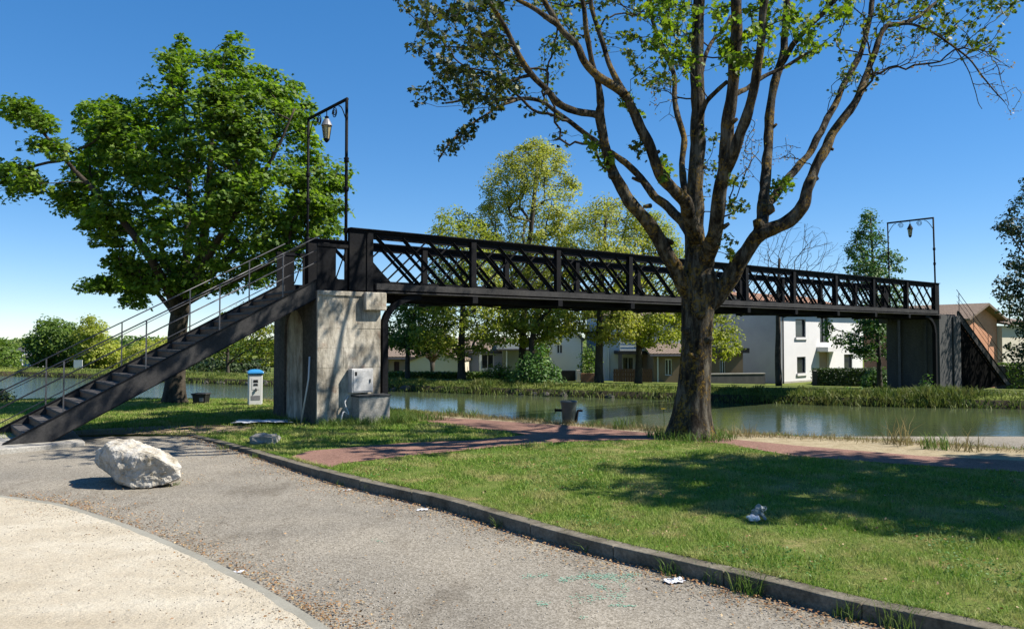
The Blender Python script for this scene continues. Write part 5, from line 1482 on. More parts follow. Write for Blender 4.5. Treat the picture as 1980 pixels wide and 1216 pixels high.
simple_house('gable_house', 'bright white gable house right of the willow bush', 1062, 1124, 652, 54.0, M['white_wall'], [(1076, 666, 1088, 684)], gable=622, deep=8, ang=-.1, over=.2, roofmat=M['concrete_dk'])
r_, A_, d_, P_, z0_, zt_ = simple_house('balcony_house', 'white house with dark balcony beam and white rails behind the pale trunk', 1170, 1330, 612, 53.0, M['white_wall'], [(1204, 690, 1226, 716), (1240, 690, 1254, 712), (1215, 634, 1235, 658)], roof=580, deep=8, roofmat=M['tiles_old'])
pb, pe = on(1187, 684, A_, d_), on(1262, 684, A_, d_)
bm_ = MB(); plank(bm_, P_(pb[0], pb[1], -.003), P_(pe[0], pb[1], -.003), P_(pe[0], pb[1], -1.6), P_(pb[0], pb[1], -1.6), -.22); bal = bm_.build('balcony', M['black'], r_)
for v in (676, 669, 662):
    q = on(1190, v, A_, d_)[1] ; rb = MB(); rb.bar(P_(pb[0] + .1, q, -1.55), P_(pe[0] - .1, q, -1.55), .05, .13); rb.build('balcony_rail', M['white_wall'], bal)
for f in (0.01, .5, .99):
    x = pb[0] + .1 + (pe[0] - pb[0] - .2) * f
    rb = MB(); rb.bar(P_(x, z0_ - .1, -1.5), P_(x, pb[1] - .0, -1.5), .22, .22, up=(1, 0, 0)); rb.build('balcony_post', M['frame'], bal)
    rb = MB(); rb.bar(P_(x, pb[1] + .22, -1.5), P_(x, pb[1] + 1.0, -1.5), .08, .08, up=(1, 0, 0)); rb.build('balcony_baluster', M['white_wall'], bal)
simple_house('dark_annex', 'dark brown lean-to with tiled roof just left of the big trunk', 1264, 1322, 686, 50.0, M['brown_wall'], [(1286, 694, 1300, 726)], roof=668, deep=4, cat='annex')
M['fence'] = pmat('fence_wood', (0.05, 0.03, 0.02), (0.09, 0.055, 0.035), 5, 0.85)
def fence(name, label, u0, u1, vt, depth, mat, bw=.14):
    A, Bq = at(u0, 740, depth), at(u1, 740, depth); za = zfar(A[0], A[1]); A[2] = Bq[2] = 0
    L_ = np.linalg.norm(Bq - A); d = (Bq - A) / L_; zt = at(u0, vt, depth)[2]
    root = empty(name, (A[0], A[1], za), label, 'fence')
    me = MB().obox((0, 0, 0), d * (bw / 2 - .008), np.array([0, .012, 0]), UP * (zt - za + .2) / 2).mesh('board'); me.materials.append(mat)
    n = int(L_ / bw)
    for i in range(n):
        o = bpy.data.objects.new('board', me); col.objects.link(o); o.location = A + d * bw * (i + .5) + UP * ((zt + za) / 2 - .1); setpar(o, root)
    rl = MB(); rl.bar(A + UP * (za + .3) + np.array([0, .04, 0]), Bq + UP * (za + .3) + np.array([0, .04, 0]), .04, .08); rl.bar(A + UP * (zt - .2) + np.array([0, .04, 0]), Bq + UP * (zt - .2) + np.array([0, .04, 0]), .04, .08); rl.build('rail', mat, root)
fence('board_fence', 'dark brown board fence below the balcony', 1186, 1262, 713, 46.0, M['fence'])
gt = empty('gate', at(1101, 745, 41.0), 'dark solid gate with a pale post right of the willow bush', 'gate')
A, Bq = at(1076, 740, 41.0), at(1113, 740, 41.0); za = zfar(A[0], A[1]); zt = at(1100, 716, 41.0)[2]
m = MB(); m.obox(((A[0]+Bq[0])/2, A[1], (za+zt)/2), ((Bq[0]-A[0])/2, 0, 0), (0, .03, 0), (0, 0, (zt-za)/2)); m.build('panel', M['black'], gt, bevel=.01)
m = MB(); x = at(1118, 740, 41.0); m.obox((x[0], x[1], (za+zt)/2 - .02), (.09, 0, 0), (0, .09, 0), (0, 0, (zt-za)/2 + .05)); m.build('post', M['white_wall'], gt)
m = MB(); x = at(1123, 740, 40.6); y = at(1150, 740, 40.6); m.bar((x[0], x[1], za + .15), (y[0], y[1], za + .15), .2, .55); prop(m.build('brick_wall', M['terra'], None), 'short low brick wall to the right of the dark gate', 'wall')
# terracotta house at the right
def house_G():
    C = at(1866, 740, 50.0); z0 = zfar(C[0], C[1]) - .1; C[2] = 0
    gd = np.array([.85, .527, 0]); ld = np.array([.527, -.85, 0])
    Lg, Ll = 3.9, 7.0
    root = empty('terracotta_house', (C[0], C[1], z0), 'terracotta gable house with old tiled roof behind the far staircase', 'house')
    ze, zr = 3.1, 3.95
    wall(root, 'gable_wall', C, gd, Lg, z0, ze, [], M['terra'], gable=(.5, zr))
    wall(root, 'side_wall', C - ld * Ll, ld, Ll, z0, ze, [], M['terra']); wall(root, 'side_wall', C + gd * Lg, -ld, Ll, z0, ze, [], M['terra'])
    rm = MB(); ov = .55
    a0 = C + ld * ov - gd * .4; a1 = C - ld * Ll - gd * .4; r0 = C + ld * ov + gd * Lg / 2; r1 = C - ld * Ll + gd * Lg / 2; b0 = C + ld * ov + gd * (Lg + .4); b1 = C - ld * Ll + gd * (Lg + .4)
    plank(rm, a0 + UP * (ze - .15), r0 + UP * (zr + .03), r1 + UP * (zr + .03), a1 + UP * (ze - .15), -.14); plank(rm, r0 + UP * (zr + .03), b0 + UP * (ze - .15), b1 + UP * (ze - .15), r1 + UP * (zr + .03), -.14)
    rm.build('roof', M['tiles_old'], root)
    W = C + gd * (Lg + .02) + ld * .3
    wg = empty('white_wing', (W[0], W[1], z0), 'cream and white wing attached right of the terracotta gable', 'house')
    wall(wg, 'front_wall', W, gd, 5.0, z0, 2.55, [], M['cream']); wall(wg, 'side_wall', W - ld * 4, ld, 4.0, z0, 2.55, [], M['cream'])
    rm = MB(); plank(rm, W + ld * .4 + UP * 2.56, W + ld * .4 + gd * 5.2 + UP * 2.56, W - ld * 4 + gd * 5.2 + UP * 3.4, W - ld * 4 + UP * 3.4, .12); rm.build('roof', M['tiles_old'], wg)
house_G()
simple_house('distant_house', 'small white house roofline far left between bush and round tree', 22, 42, 680, 95.0, M['white_wall'], [], roof=674, deep=5, roofmat=M['concrete_dk'])
simple_house('distant_house', 'white walled house left of the round tree across the basin', 44, 64, 692, 80.0, M['white_wall'], [], roof=686, deep=5, roofmat=M['concrete_dk'])
# white sign on the far shore
s0 = at(151, 706, 52.0); zs = zfar(s0[0], s0[1]); sg = empty('shore_sign', (s0[0], s0[1], zs), 'white sign board on a post on the far shore', 'sign')
m = MB(); m.obox((s0[0], s0[1], s0[2]), (.28, 0, 0), (0, .02, 0), (0, 0, .34)); m.build('board', M['white_paint'], sg)
m = MB(); m.tube([(s0[0], s0[1] + .05, zs - .1), (s0[0], s0[1] + .05, s0[2] + .2)], .04, 6); m.build('post', M['galv'], sg)
# ------------------------------------------------------------------ grass, bank growth, litter
def blades(name, X, Y, Z, H, W, mat, rg, lean=0.45, parent=None):
    n = len(X); a = rg.uniform(0, 2 * math.pi, n)
    b = np.stack([X, Y, Z], 1); w = np.stack([np.cos(a), np.sin(a), np.zeros(n)], 1) * (W / 2)[:, None]
    ln = rg.normal(0, lean, (n, 2)) * H[:, None]
    mid = b + np.stack([ln[:, 0] * .35, ln[:, 1] * .35, H * .6], 1); tip = b + np.stack([ln[:, 0], ln[:, 1], H * (1 - .25 * np.abs(ln[:, 0]) / (H + 1e-6) * lean)], 1)
    V = np.stack([b - w, b + w, mid + w * .7, mid - w * .7, tip], 1).reshape(-1, 3)
    k = np.arange(n)[:, None, None] * 5
    Fc = (k + np.array([[0, 1, 2], [0, 2, 3], [3, 2, 4]])[None]).reshape(-1, 3)
    o = np_mesh(name, V, Fc, mat, parent)
    return o
lawn_np = np.array([p[:2] for p in lawn_poly]); path_np = np.array([p[:2] for p in path_poly]); verge_np = np.array([p[:2] for p in verge_poly]); dirt_np = np.array([p[:2] for p in dp])
kerb_in = np.array([p for p in offset(kerb_line, 0.16)])
def pnoise(X, Y, s, o=0.0):
    return np.array([mnoise.noise(Vector((x * s, y * s, o))) for x, y in zip(X, Y)])
def lawn_points(n, x0, x1, y0, y1, rg, dens):
    X = rg.uniform(x0, x1, n); Y = rg.uniform(y0, y1, n)
    P_ = np.stack([X, Y], 1)
    keep = inside(lawn_np, P_) & ~inside(path_np, P_) & ~inside(verge_np, P_)
    u = CX + F_PX * X / Y
    keep &= (u > -60) & (u < 2060) & (rg.uniform(0, 1, n) < dens(X, Y))
    X, Y, P_ = X[keep], Y[keep], P_[keep]
    k = edge_dist(kerb_in, P_)   # closed polyline: only used as a rough kerb clearance
    kd = np.min([np.hypot(X - q[0], Y - q[1]) for q in offset(kres, 0.075)], axis=0)
    ok = kd > 0.11
    return X[ok], Y[ok]
rgg = np.random.default_rng(101)
X, Y = lawn_points(900000, -4, 10.5, 4.4, 15.5, rgg, lambda x, y: np.clip((8.0 / y) ** 1.6, 0, 1) * 0.75)
wn_ = pnoise(X, Y, 1.1, 21.0) + .5 * pnoise(X, Y, 3.2, 22.0); kp = rgg.uniform(0, 1, len(X)) < np.clip(1.05 - 2.2 * np.maximum(0, wn_ - .12), .12, 1); X, Y = X[kp], Y[kp]
nz = pnoise(X, Y, 1.4)
H = (0.030 + 0.026 * nz) * rgg.uniform(0.5, 1.5, len(X)); H = np.clip(H, .010, .09) * np.where(rgg.uniform(0, 1, len(X)) < .03, 1.7, 1)
W = rgg.uniform(.004, .008, len(X)) * np.clip(Y / 8, .8, 1.8)
o = blades('grass', X, Y, np.zeros(len(X)), H, W, M['blade'], rgg, .6); prop(o, 'short mown lawn grass mottled with dry patches', 'grass', kind='stuff')
X, Y = lawn_points(300000, -16, 0, 13.0, 23.0, rgg, lambda x, y: np.full(len(x), .55))
keep = ~inside(dirt_np, np.stack([X, Y], 1)) | (rgg.uniform(0, 1, len(X)) < .06); X, Y = X[keep], Y[keep]
H = np.clip((0.045 + 0.03 * pnoise(X, Y, 1.1)), .012, .12) * rgg.uniform(.6, 1.5, len(X))
o = blades('grass', X, Y, np.zeros(len(X)), H, rgg.uniform(.010, .018, len(X)), M['blade'], rgg, .5); prop(o, 'green grass around the stairs and the stone pier', 'grass', kind='stuff')
# ragged fringe of longer grass over the kerb's back edge
kk = np.array(offset(kres, 0.155)); ii = rgg.integers(0, len(kk) - 1, 16000); ff = rgg.uniform(0, 1, 16000)[:, None]
Q = kk[ii] * (1 - ff) + kk[ii + 1] * ff + rgg.normal(0, .012, (16000, 2)); Q = Q[(Q[:, 1] > 3.5) & ~inside(path_np, Q)]
cl = np.array([mnoise.noise(Vector((x * 2.2, y * 2.2, 4))) for x, y in Q])
o = blades('grass', Q[:, 0], Q[:, 1], np.zeros(len(Q)), (.03 + .05 * np.clip(cl + .2, 0, 1)) * rgg.uniform(.5, 1.4, len(Q)), rgg.uniform(.004, .008, len(Q)), M['blade'], rgg, .8); prop(o, 'ragged fringe of grass along the back of the kerb', 'grass', kind='stuff')
# broad leaved clover and daisies' leaves in patches of the lawn
X, Y = lawn_points(60000, -3, 10, 4.5, 13, rgg, lambda x, y: np.clip((8 / y) ** 1.4, 0, 1))
sel = pnoise(X, Y, .8, 12.0) > .16; X, Y = X[sel], Y[sel]
LM_clover = leaf_mat('clover_leaves', [(0.06, 0.17, 0.02), (0.09, 0.22, 0.03), (0.13, 0.27, 0.04)], .3, 1.0)
o = leaves('clover', np.column_stack([X, Y, rgg.uniform(.015, .045, len(X))]), np.array([0, 0, 1.0]) + rgg.normal(0, .4, (len(X), 3)), .026, 'oval', LM_clover, None, rgg); prop(o, 'patches of small clover leaves in the lawn', 'clover')
# longer grass at the pier foot and near tree foot
def tuft_mesh(name, rg, n, r, h, w, lean, mat):
    a = rg.uniform(0, 2*math.pi, n); rr = r * np.sqrt(rg.uniform(0, 1, n))
    return blades(name, rr*np.cos(a), rr*np.sin(a), np.zeros(n), h * rg.uniform(.4, 1.1, n), np.full(n, w) * rg.uniform(.7, 1.3, n), mat, rg, lean)
X, Y = [], []
for s, t in [(rgg.uniform(-.1, 1.9), rgg.uniform(-.75, -.08)) for _ in range(1500)] + [(rgg.uniform(1.5, 2.6), rgg.uniform(-.8, 2.4)) for _ in range(2500)] + [(rgg.uniform(-.5, -.05), rgg.uniform(.2, 2.3)) for _ in range(250)]:
    p = B(s, t, 0); X.append(p[0]); Y.append(p[1])
for _ in range(700):
    a_ = rgg.uniform(0, 2*math.pi); r = rgg.uniform(.42, .75); X.append(3.08 + r*math.cos(a_)); Y.append(13.75 + r*math.sin(a_))
X, Y = np.array(X), np.array(Y)
o = blades('grass', X, Y, np.zeros(len(X)), rgg.uniform(.05, .22, len(X)), rgg.uniform(.008, .016, len(X)), M['weed'], rgg, .5); prop(o, 'longer grass around the pier and tree feet', 'grass', kind='stuff')
# dry grass fringe and tufts on the quay edge
X, Y, H = [], [], []
ne = smooth_line(near_edge[2:12], 30)
for p in ne:
    for _ in range(26):
        q = p + rgg.normal(0, .16, 2) + np.array([-.2, -.25])
        X.append(q[0]); Y.append(q[1]); H.append(rgg.uniform(.03, .13) * (1 + .8 * max(0, mnoise.noise(Vector((q[0] * .9, q[1] * .9, 7))))))
X, Y, H = np.array(X), np.array(Y), np.array(H)
P_ = np.stack([X, Y], 1); k_ = inside(lawn_np, P_) & ~inside(path_np, P_)
o = blades('dry_grass', X[k_], Y[k_], np.zeros(k_.sum()), H[k_], np.full(k_.sum(), .009), M['straw'], rgg, .6); prop(o, 'dry straw coloured grass along the quay edge', 'grass', kind='stuff')
GT = 'tufts along the quay edge'
for (u, v, h, m_, lab) in [(870, 803, .22, 'weed', 'green weed clump on the quay edge right of the pier'), (915, 806, .2, 'weed', 'second green weed clump on the quay left of the bollard'), (1205, 829, .28, 'weed', 'green weed on the quay between bollard and big trunk'), (1150, 824, .14, 'weed', 'low weed just right of the grey bollard'),
                           (1440, 846, .30, 'straw', 'thin dry weed stalks just right of the big trunk'), (1735, 860, .55, 'straw', 'tall dry stalks on the quay near the right'), (1810, 868, .3, 'weed', 'green weed patch on the quay near the right edge'), (1868, 872, .38, 'straw', 'dry stalks beside the rightmost green weed patch')]:
    p = hit_z(u, v, 0); o = tuft_mesh('quay_weed', rgg, 70 if m_ == 'weed' else 34, .22, h, .014, .45, M[m_]); o.location = (p[0], p[1], 0); prop(o, lab, 'weed', GT)
# weeds at the foot of the kerb
GW = 'weeds at the foot of the kerb'
ORD = 'first second third fourth fifth sixth seventh eighth ninth tenth eleventh twelfth thirteenth fourteenth'.split()
for i_, (u, v, h, n) in enumerate(sorted([(722, 948, .10, 40), (665, 938, .07, 30), (970, 1018, .10, 36), (1145, 1066, .09, 34), (1030, 1030, .06, 24), (1300, 1108, .12, 44), (1385, 1125, .13, 44), (1450, 1145, .17, 70), (1210, 1080, .06, 24), (1640, 1192, .12, 50), (1740, 1215, .17, 60), (1690, 1200, .08, 30), (430, 868, .09, 30), (495, 885, .08, 30)])):
    p = hit_asph(u, v); o = tuft_mesh('kerb_weed', rgg, int(n * 1.7), .06 + h * .4, h * 1.2, .006, .55, M['weed']); o.location = (p[0], p[1], asph_z(p[1]) + .0)
    prop(o, ORD[i_] + ' grass tuft at the kerb foot counting from the pier end', 'weed', GW)
# bank growth on the far side
X, Y, Z, H = [], [], [], []
fls = [p for p in smooth_line(far_line[3:12], 40)]
for p in fls:
    for _ in range(130):
        t = abs(rgg.normal(0, .5)) if rgg.uniform() < .75 else rgg.uniform(0, 2.4)
        q = p + FN * t + rgg.normal(0, .25, 2)
        right = np.clip((q[0] - 11) / 4, 0, 1)
        pt = mnoise.noise(Vector((q[0] * .45, q[1] * .45, 2)))
        pt2 = mnoise.noise(Vector((q[0] * 1.6, q[1] * 1.6, 5)))
        h = (.05 + .16 * max(0, pt + .05) + .30 * max(0, pt2) ** 1.3 + .14 * right * max(0, pt + .4)) * rgg.uniform(.5, 1.3)
        if t > .9: h *= .5
        X.append(q[0]); Y.append(q[1]); Z.append(-.62 + min(max(t, 0) / .5, 1) * .42); H.append(h)
X, Y, Z, H = map(np.array, (X, Y, Z, H))
o = blades('bank_grass', X, Y, Z - .02, H + .05, rgg.uniform(.02, .045, len(X)), M['reed'], rgg, .45); prop(o, 'long grass and reeds lining the far bank', 'grass', kind='stuff')
# stones of the far revetment, seen in the gaps
GS = 'stones edging the far bank'
M['stone_far'] = pmat('revetment_stone', (0.05, 0.048, 0.042), (0.15, 0.14, 0.125), 3, 0.9)
bms = bmesh.new(); bmesh.ops.create_icosphere(bms, subdivisions=2, radius=1.0)
for v in bms.verts: v.co *= 1 + .25 * mnoise.noise(v.co * 1.7)
st_me = bpy.data.meshes.new('bank_stone'); bms.to_mesh(st_me); bms.free(); st_me.materials.append(M['stone_far'])
revet = empty('stone_edging', (0, 32.7, -.6)); revet['kind'] = 'structure'
for p in fls[::3]:
    if (-8 < p[0] < 8 or -20 < p[0] < -12) and mnoise.noise(Vector((p[0] * .6, p[1] * .6, 9))) > -.02:
        o = bpy.data.objects.new('bank_stone', st_me); col.objects.link(o)
        o.location = (p[0] + rgg.normal(0, .05), p[1] - .02, -.58 + rgg.normal(0, .05)); o.scale = (.26, .16, .17) * rgg.uniform(.8, 1.2, 3); o.rotation_euler = (0, 0, rgg.uniform(0, 6)); setpar(o, revet)

# leaf litter along the kerb and over the asphalt
n = 7500; f = rgg.uniform(0, 1, n) ** .8
idx = (f * (len(kres) - 22)).astype(int)
kc = np.array(kres)
nd = np.array(offset(kres, -1.0)) - kc
off_ = np.abs(rgg.exponential(.16, n)) + .01
C = kc[idx] + (kc[idx + 1] - kc[idx]) * rgg.uniform(0, 1, (n, 1)) + nd[idx] * off_[:, None] + rgg.normal(0, .03, (n, 2))
C = C[inside(lawn_np, C) == False]
n2 = 2600
E = np.array(edge_line); ei = rgg.integers(12, len(E) - 1, n2); nd2 = np.array(offset(edge_line, 1.0)) - E
C2 = E[ei] + (E[ei + 1] - E[ei]) * rgg.uniform(0, 1, (n2, 1)) + nd2[ei] * (rgg.exponential(.16, n2) + .06)[:, None] * np.where(rgg.uniform(0, 1, n2) < .93, 1, -1)[:, None]
C3 = np.stack([rgg.uniform(-6, 3, 300), rgg.uniform(4, 13, 300)], 1)
rb_ = at(265, 935, 9.9)[:2]; a4 = rgg.uniform(0, 2*math.pi, 130); r4 = rgg.uniform(.35, .85, 130)
C4 = np.stack([rb_[0] + r4 * np.cos(a4) * 1.0, rb_[1] + .15 + r4 * np.sin(a4) * .7], 1)
C = np.vstack([C, C2, C3, C4]); C = C[~inside(lawn_np, C)]
kd = np.min([np.hypot(C[:, 0] - q[0], C[:, 1] - q[1]) for q in kc], axis=0)
C3d = np.column_stack([C, [asph_z(y) + .018 for y in C[:, 1]]])
M['litter'] = leaf_mat('dead_leaves', [(0.30, 0.15, 0.06), (0.42, 0.25, 0.11), (0.20, 0.10, 0.04), (0.50, 0.36, 0.18)], .1, 2)
o = leaves('leaf_litter', C3d, np.array([0, 0, 1.0]) + rgg.normal(0, .35, (len(C), 3)), .025, 'kite', M['litter'], None, rgg); prop(o, 'brown dead leaf litter scattered along kerb and edging', 'leaves')
# loose grit on the asphalt and sand
ng = 9000
gk = rgg.uniform(0, 1, ng) < .5
gi = rgg.integers(0, len(kc) - 24, ng); gj = rgg.integers(10, len(E) - 1, ng)
G1 = kc[gi] + nd[gi] * (rgg.exponential(.35, ng) + .02)[:, None] + rgg.normal(0, .12, (ng, 2))
G2 = E[gj] + (E[gj + 1] - E[gj]) * rgg.uniform(0, 1, (ng, 1)) + nd2[gj] * rgg.normal(.2, .5, ng)[:, None]
G = np.where(gk[:, None], G1, G2); G = np.vstack([G, np.stack([rgg.uniform(-5, 2.5, 3000), rgg.uniform(4, 10, 3000)], 1)]); G = G[~inside(lawn_np, G)]
gr = rgg.uniform(.0025, .007, len(G)); gz_ = np.array([asph_z(y) for y in G[:, 1]]) + np.where(inside(np.array([q[:2] for q in sand_pts]), G), .018, .002)
O8 = np.array([(1, 0, 0), (0, 1, 0), (-1, 0, 0), (0, -1, 0), (0, 0, .7), (0, 0, -.5)]); F8 = np.array([(0, 1, 4), (1, 2, 4), (2, 3, 4), (3, 0, 4), (1, 0, 5), (2, 1, 5), (3, 2, 5), (0, 3, 5)])
jit = rgg.uniform(.6, 1.4, (len(G), 6, 1))
V = np.column_stack([G, gz_])[:, None, :] + O8[None] * jit * gr[:, None, None]
M['grit'] = leaf_mat('grit_stones', [(0.50, 0.46, 0.38), (0.22, 0.20, 0.17), (0.38, 0.33, 0.26), (0.62, 0.58, 0.50)], .0, 2)
o = np_mesh('grit', V.reshape(-1, 3), (np.arange(len(G))[:, None, None] * 6 + F8[None]).reshape(-1, 3), M['grit']); prop(o, 'loose grit scattered on the asphalt and sand', 'grit', kind='stuff')
# fallen bits on the lawn
X, Y = lawn_points(2500, -3, 9, 4.6, 13.5, rgg, lambda x, y: np.full(len(x), .8))
o = leaves('fallen_leaves', np.column_stack([X, Y, np.full(len(X), .03)]), np.array([0, 0, 1.0]) + rgg.normal(0, .5, (len(X), 3)), .03, 'kite', M['litter'], None, rgg); prop(o, 'fallen dry leaves lying in the lawn', 'leaves')

# ------------------------------------------------------------------ boulder
def rock_mat():
    m, n, l, b = new_mat('white_limestone')
    t = pos_noise(n, l, 5, 8, 0.7)
    c = ramp(n, l, t.outputs[0], [(0.34, (0.27, 0.225, 0.15)), (0.46, (0.52, 0.475, 0.39)), (0.60, (0.70, 0.67, 0.60))]).outputs[0]
    t2 = pos_noise(n, l, 2.5, 4, 0.6)
    f = ramp(n, l, t2.outputs[0], [(0.56, 0.0), (0.68, 0.6)]).outputs[0]
    c = mixc(n, l, f, c, (0.45, 0.33, 0.12))
    l.new(c, b.inputs['Base Color']); b.inputs['Roughness'].default_value = 0.9; b.inputs['Specular IOR Level'].default_value = 0.2
    t3 = pos_noise(n, l, 22, 8, 0.75)
    bp = n.new('ShaderNodeBump'); bp.inputs['Strength'].default_value = 0.8; bp.inputs['Distance'].default_value = 0.03
    l.new(t3.outputs[0], bp.inputs['Height']); l.new(bp.outputs[0], b.inputs['Normal'])
    return m
def boulder():
    D = 9.75
    ptsf = [(203, 858, .10), (218, 849, .16), (252, 850, .30), (302, 866, .28), (338, 886, .12), (349, 902, .05), (346, 924, .02), (316, 938, -.06), (264, 943, -.16), (232, 936, -.02),
            (208, 914, .16), (182, 894, .30), (186, 872, .34), (212, 868, -.10), (296, 880, -.18), (330, 898, -.10), (232, 906, -.20), (230, 930, -.14), (255, 940, -.18),
            (250, 852, .62), (300, 868, .66), (335, 892, .55), (320, 928, .5), (240, 932, .5), (196, 880, .55)]
    bm = bmesh.new()
    for u, v, o_ in ptsf: bm.verts.new(at(u, v, D + o_))
    h = bmesh.ops.convex_hull(bm, input=bm.verts)
    bmesh.ops.delete(bm, geom=[v for v in bm.verts if not v.link_faces], context='VERTS')
    bmesh.ops.triangulate(bm, faces=bm.faces[:])
    bmesh.ops.bevel(bm, geom=bm.edges[:], offset=.010, segments=1, affect='EDGES')
    bmesh.ops.triangulate(bm, faces=bm.faces[:])
    for _ in range(4):
        bmesh.ops.subdivide_edges(bm, edges=[e for e in bm.edges if e.calc_length() > .022], cuts=1)
        bmesh.ops.triangulate(bm, faces=bm.faces[:])
    bm.normal_update()
    zg = asph_z(D)
    for v in bm.verts:
        c = v.co
        d = .022 * mnoise.noise(c * 5) + .016 * mnoise.noise(c * 12) + .010 * mnoise.noise(c * 27) + .005 * mnoise.noise(c * 60)
        v.co = c + v.normal * d
    me = bpy.data.meshes.new('boulder'); bm.to_mesh(me); bm.free()
    o = link('boulder', me, rock_mat())
    zmin = min(v.co.z for v in me.vertices)
    o.location.z += (zg - .02) - zmin if zmin > zg - .02 else 0
    prop(o, 'big angular white limestone boulder lying on the asphalt', 'boulder')
boulder()
for i_, (u, v) in enumerate(((338, 938), (322, 941))):
    p = hit_asph(u, v); o = tuft_mesh('kerb_weed', rgg, 26, .05, .05, .006, .7, M['straw'] if i_ else M['weed']); o.name = 'boulder_weed'; o.location = tuple(p)
    prop(o, ('small green tuft', 'small dry tuft')[i_] + ' at the right foot of the boulder', 'weed')

# ------------------------------------------------------------------ bollard, terminal, bin, litter
def bollard():
    p = hit_z(1100, 818, 0); p = np.array([p[0], p[1], 0.0])
    M['bollard'] = pmat('grey_green_iron', (0.06, 0.075, 0.07), (0.12, 0.135, 0.125), 6, 0.45, 0.2, 60, 0.5, metal=.2)
    root = empty('mooring_bollard', p, 'grey iron mooring bollard with crossbar on the quay', 'bollard')
    MB().lathe(p, [(.125, 0), (.13, .03), (.135, .05), (.155, .36), (.172, .42), (.175, .44), (.165, .455), (.0, .458)], 28).build('body', M['bollard'], root, smooth=True)
    m = MB(); m.tube([p + np.array([-.26, 0, .26]), p + np.array([-.10, 0, .26])], .028, 10); m.tube([p + np.array([-.285, 0, .26]), p + np.array([-.26, 0, .26])], .04, 10); m.build('horn', M['steel'], root, smooth=True)
    m = MB(); m.tube(smooth_line([p + np.array([.27, -.02, .255]), p + np.array([.19, -.04, .255]), p + np.array([.165, -.06, .2]), p + np.array([.14, -.08, .02])], 5), .026, 10); m.build('horn', M['steel'], root, smooth=True)
bollard()
def terminal():
    D = 20.5
    p = at(493, 779, D); p[2] = 0
    root = empty('service_pillar', p, 'white boating service pillar with a blue domed cap beside the water', 'service pillar')
    a_ = math.radians(22); ux = np.array([math.cos(a_), math.sin(a_), 0]); uy = np.array([-math.sin(a_), math.cos(a_), 0])
    m = MB(); m.obox(p + UP * .40, ux * .17, uy * .17, UP * .40); m.build('body', M['white_paint'], root, bevel=.02)
    M['cap_blue'] = pmat('blue_plastic', (0.03, 0.26, 0.62), (0.05, 0.32, 0.70), 4, 0.35, 0, 40, 0.5)
    cap = MB()
    for sc, z in ((.195, .81), (.20, .83), (.19, .87), (.13, .905), (.05, .92)):
        pass
    lay = [(.195, .802), (.20, .83), (.185, .87), (.12, .905), (.04, .918)]
    vs, fs = [], []
    for sc, z in lay:
        for sx, sy in ((-1, -1), (1, -1), (1, 1), (-1, 1)): vs.append(p + ux * sc * sx + uy * sc * sy + UP * z)
    for i in range(len(lay) - 1):
        for k in range(4): fs.append((4*i + k, 4*i + (k+1) % 4, 4*(i+1) + (k+1) % 4, 4*(i+1) + k))
    fs += [(3, 2, 1, 0), tuple(4*(len(lay)-1) + k for k in range(4))]
    cap.add(vs, fs).build('cap', M['cap_blue'], root, bevel=.015)
    m = MB(); m.obox(p + UP * .785 - uy * .0, ux * .172, uy * .172, UP * .008); m.build('groove', M['frame'], root)
    fr = p - uy * .172
    m = MB(); m.obox(fr + UP * .55, ux * .09, uy * .004, UP * .14); pl = m.build('face_plate', M['white_wall'], root)
    for z, w, h in ((.635, .055, .022), (.60, .06, .012), (.545, .05, .016), (.515, .06, .010)):
        m = MB(); m.obox(fr - uy * .006 + UP * z, ux * w, uy * .004, UP * h); m.build('socket', M['black'], pl, bevel=.004)
    m = MB(); m.tube([fr - uy * .02 + UP * .36, fr - uy * .03 + UP * .40 + ux * .02, fr - uy * .02 + UP * .44], .018, 8); m.build('tap', M['black'], root)
    m = MB(); m.obox(fr + UP * .2 - uy * .001, ux * .11, uy * .003, UP * .055); m.build('notice', M['lamp_cap'], root)
terminal()
def bin_():
    D = 20.8; p = at(389, 772, D); p[2] = 0
    root = empty('litter_bin', p, 'dark square litter bin on the grass right of the maple trunk', 'bin')
    m = MB()
    vs = [p + np.array([sx * w, sy * w, z]) for w, z in ((.15, 0), (.175, .25)) for sx, sy in ((-1, -1), (1, -1), (1, 1), (-1, 1))]
    m.add(vs, [(3, 2, 1, 0), (4, 5, 6, 7)] + [(i, (i+1) % 4, (i+1) % 4 + 4, i + 4) for i in range(4)]); m.build('body', M['black'], root, bevel=.01)
    m = MB(); m.obox(p + UP * .27, np.array([.195, 0, 0]), np.array([0, .195, 0]), UP * .018); m.build('rim', M['steel_grey'], root, bevel=.008)
    m = MB(); m.obox(p + np.array([.07, -.178, .13]), np.array([.05, 0, 0]), np.array([0, .006, .0]), UP * .05); m.build('sticker', M['lamp_cap'], root)
bin_()
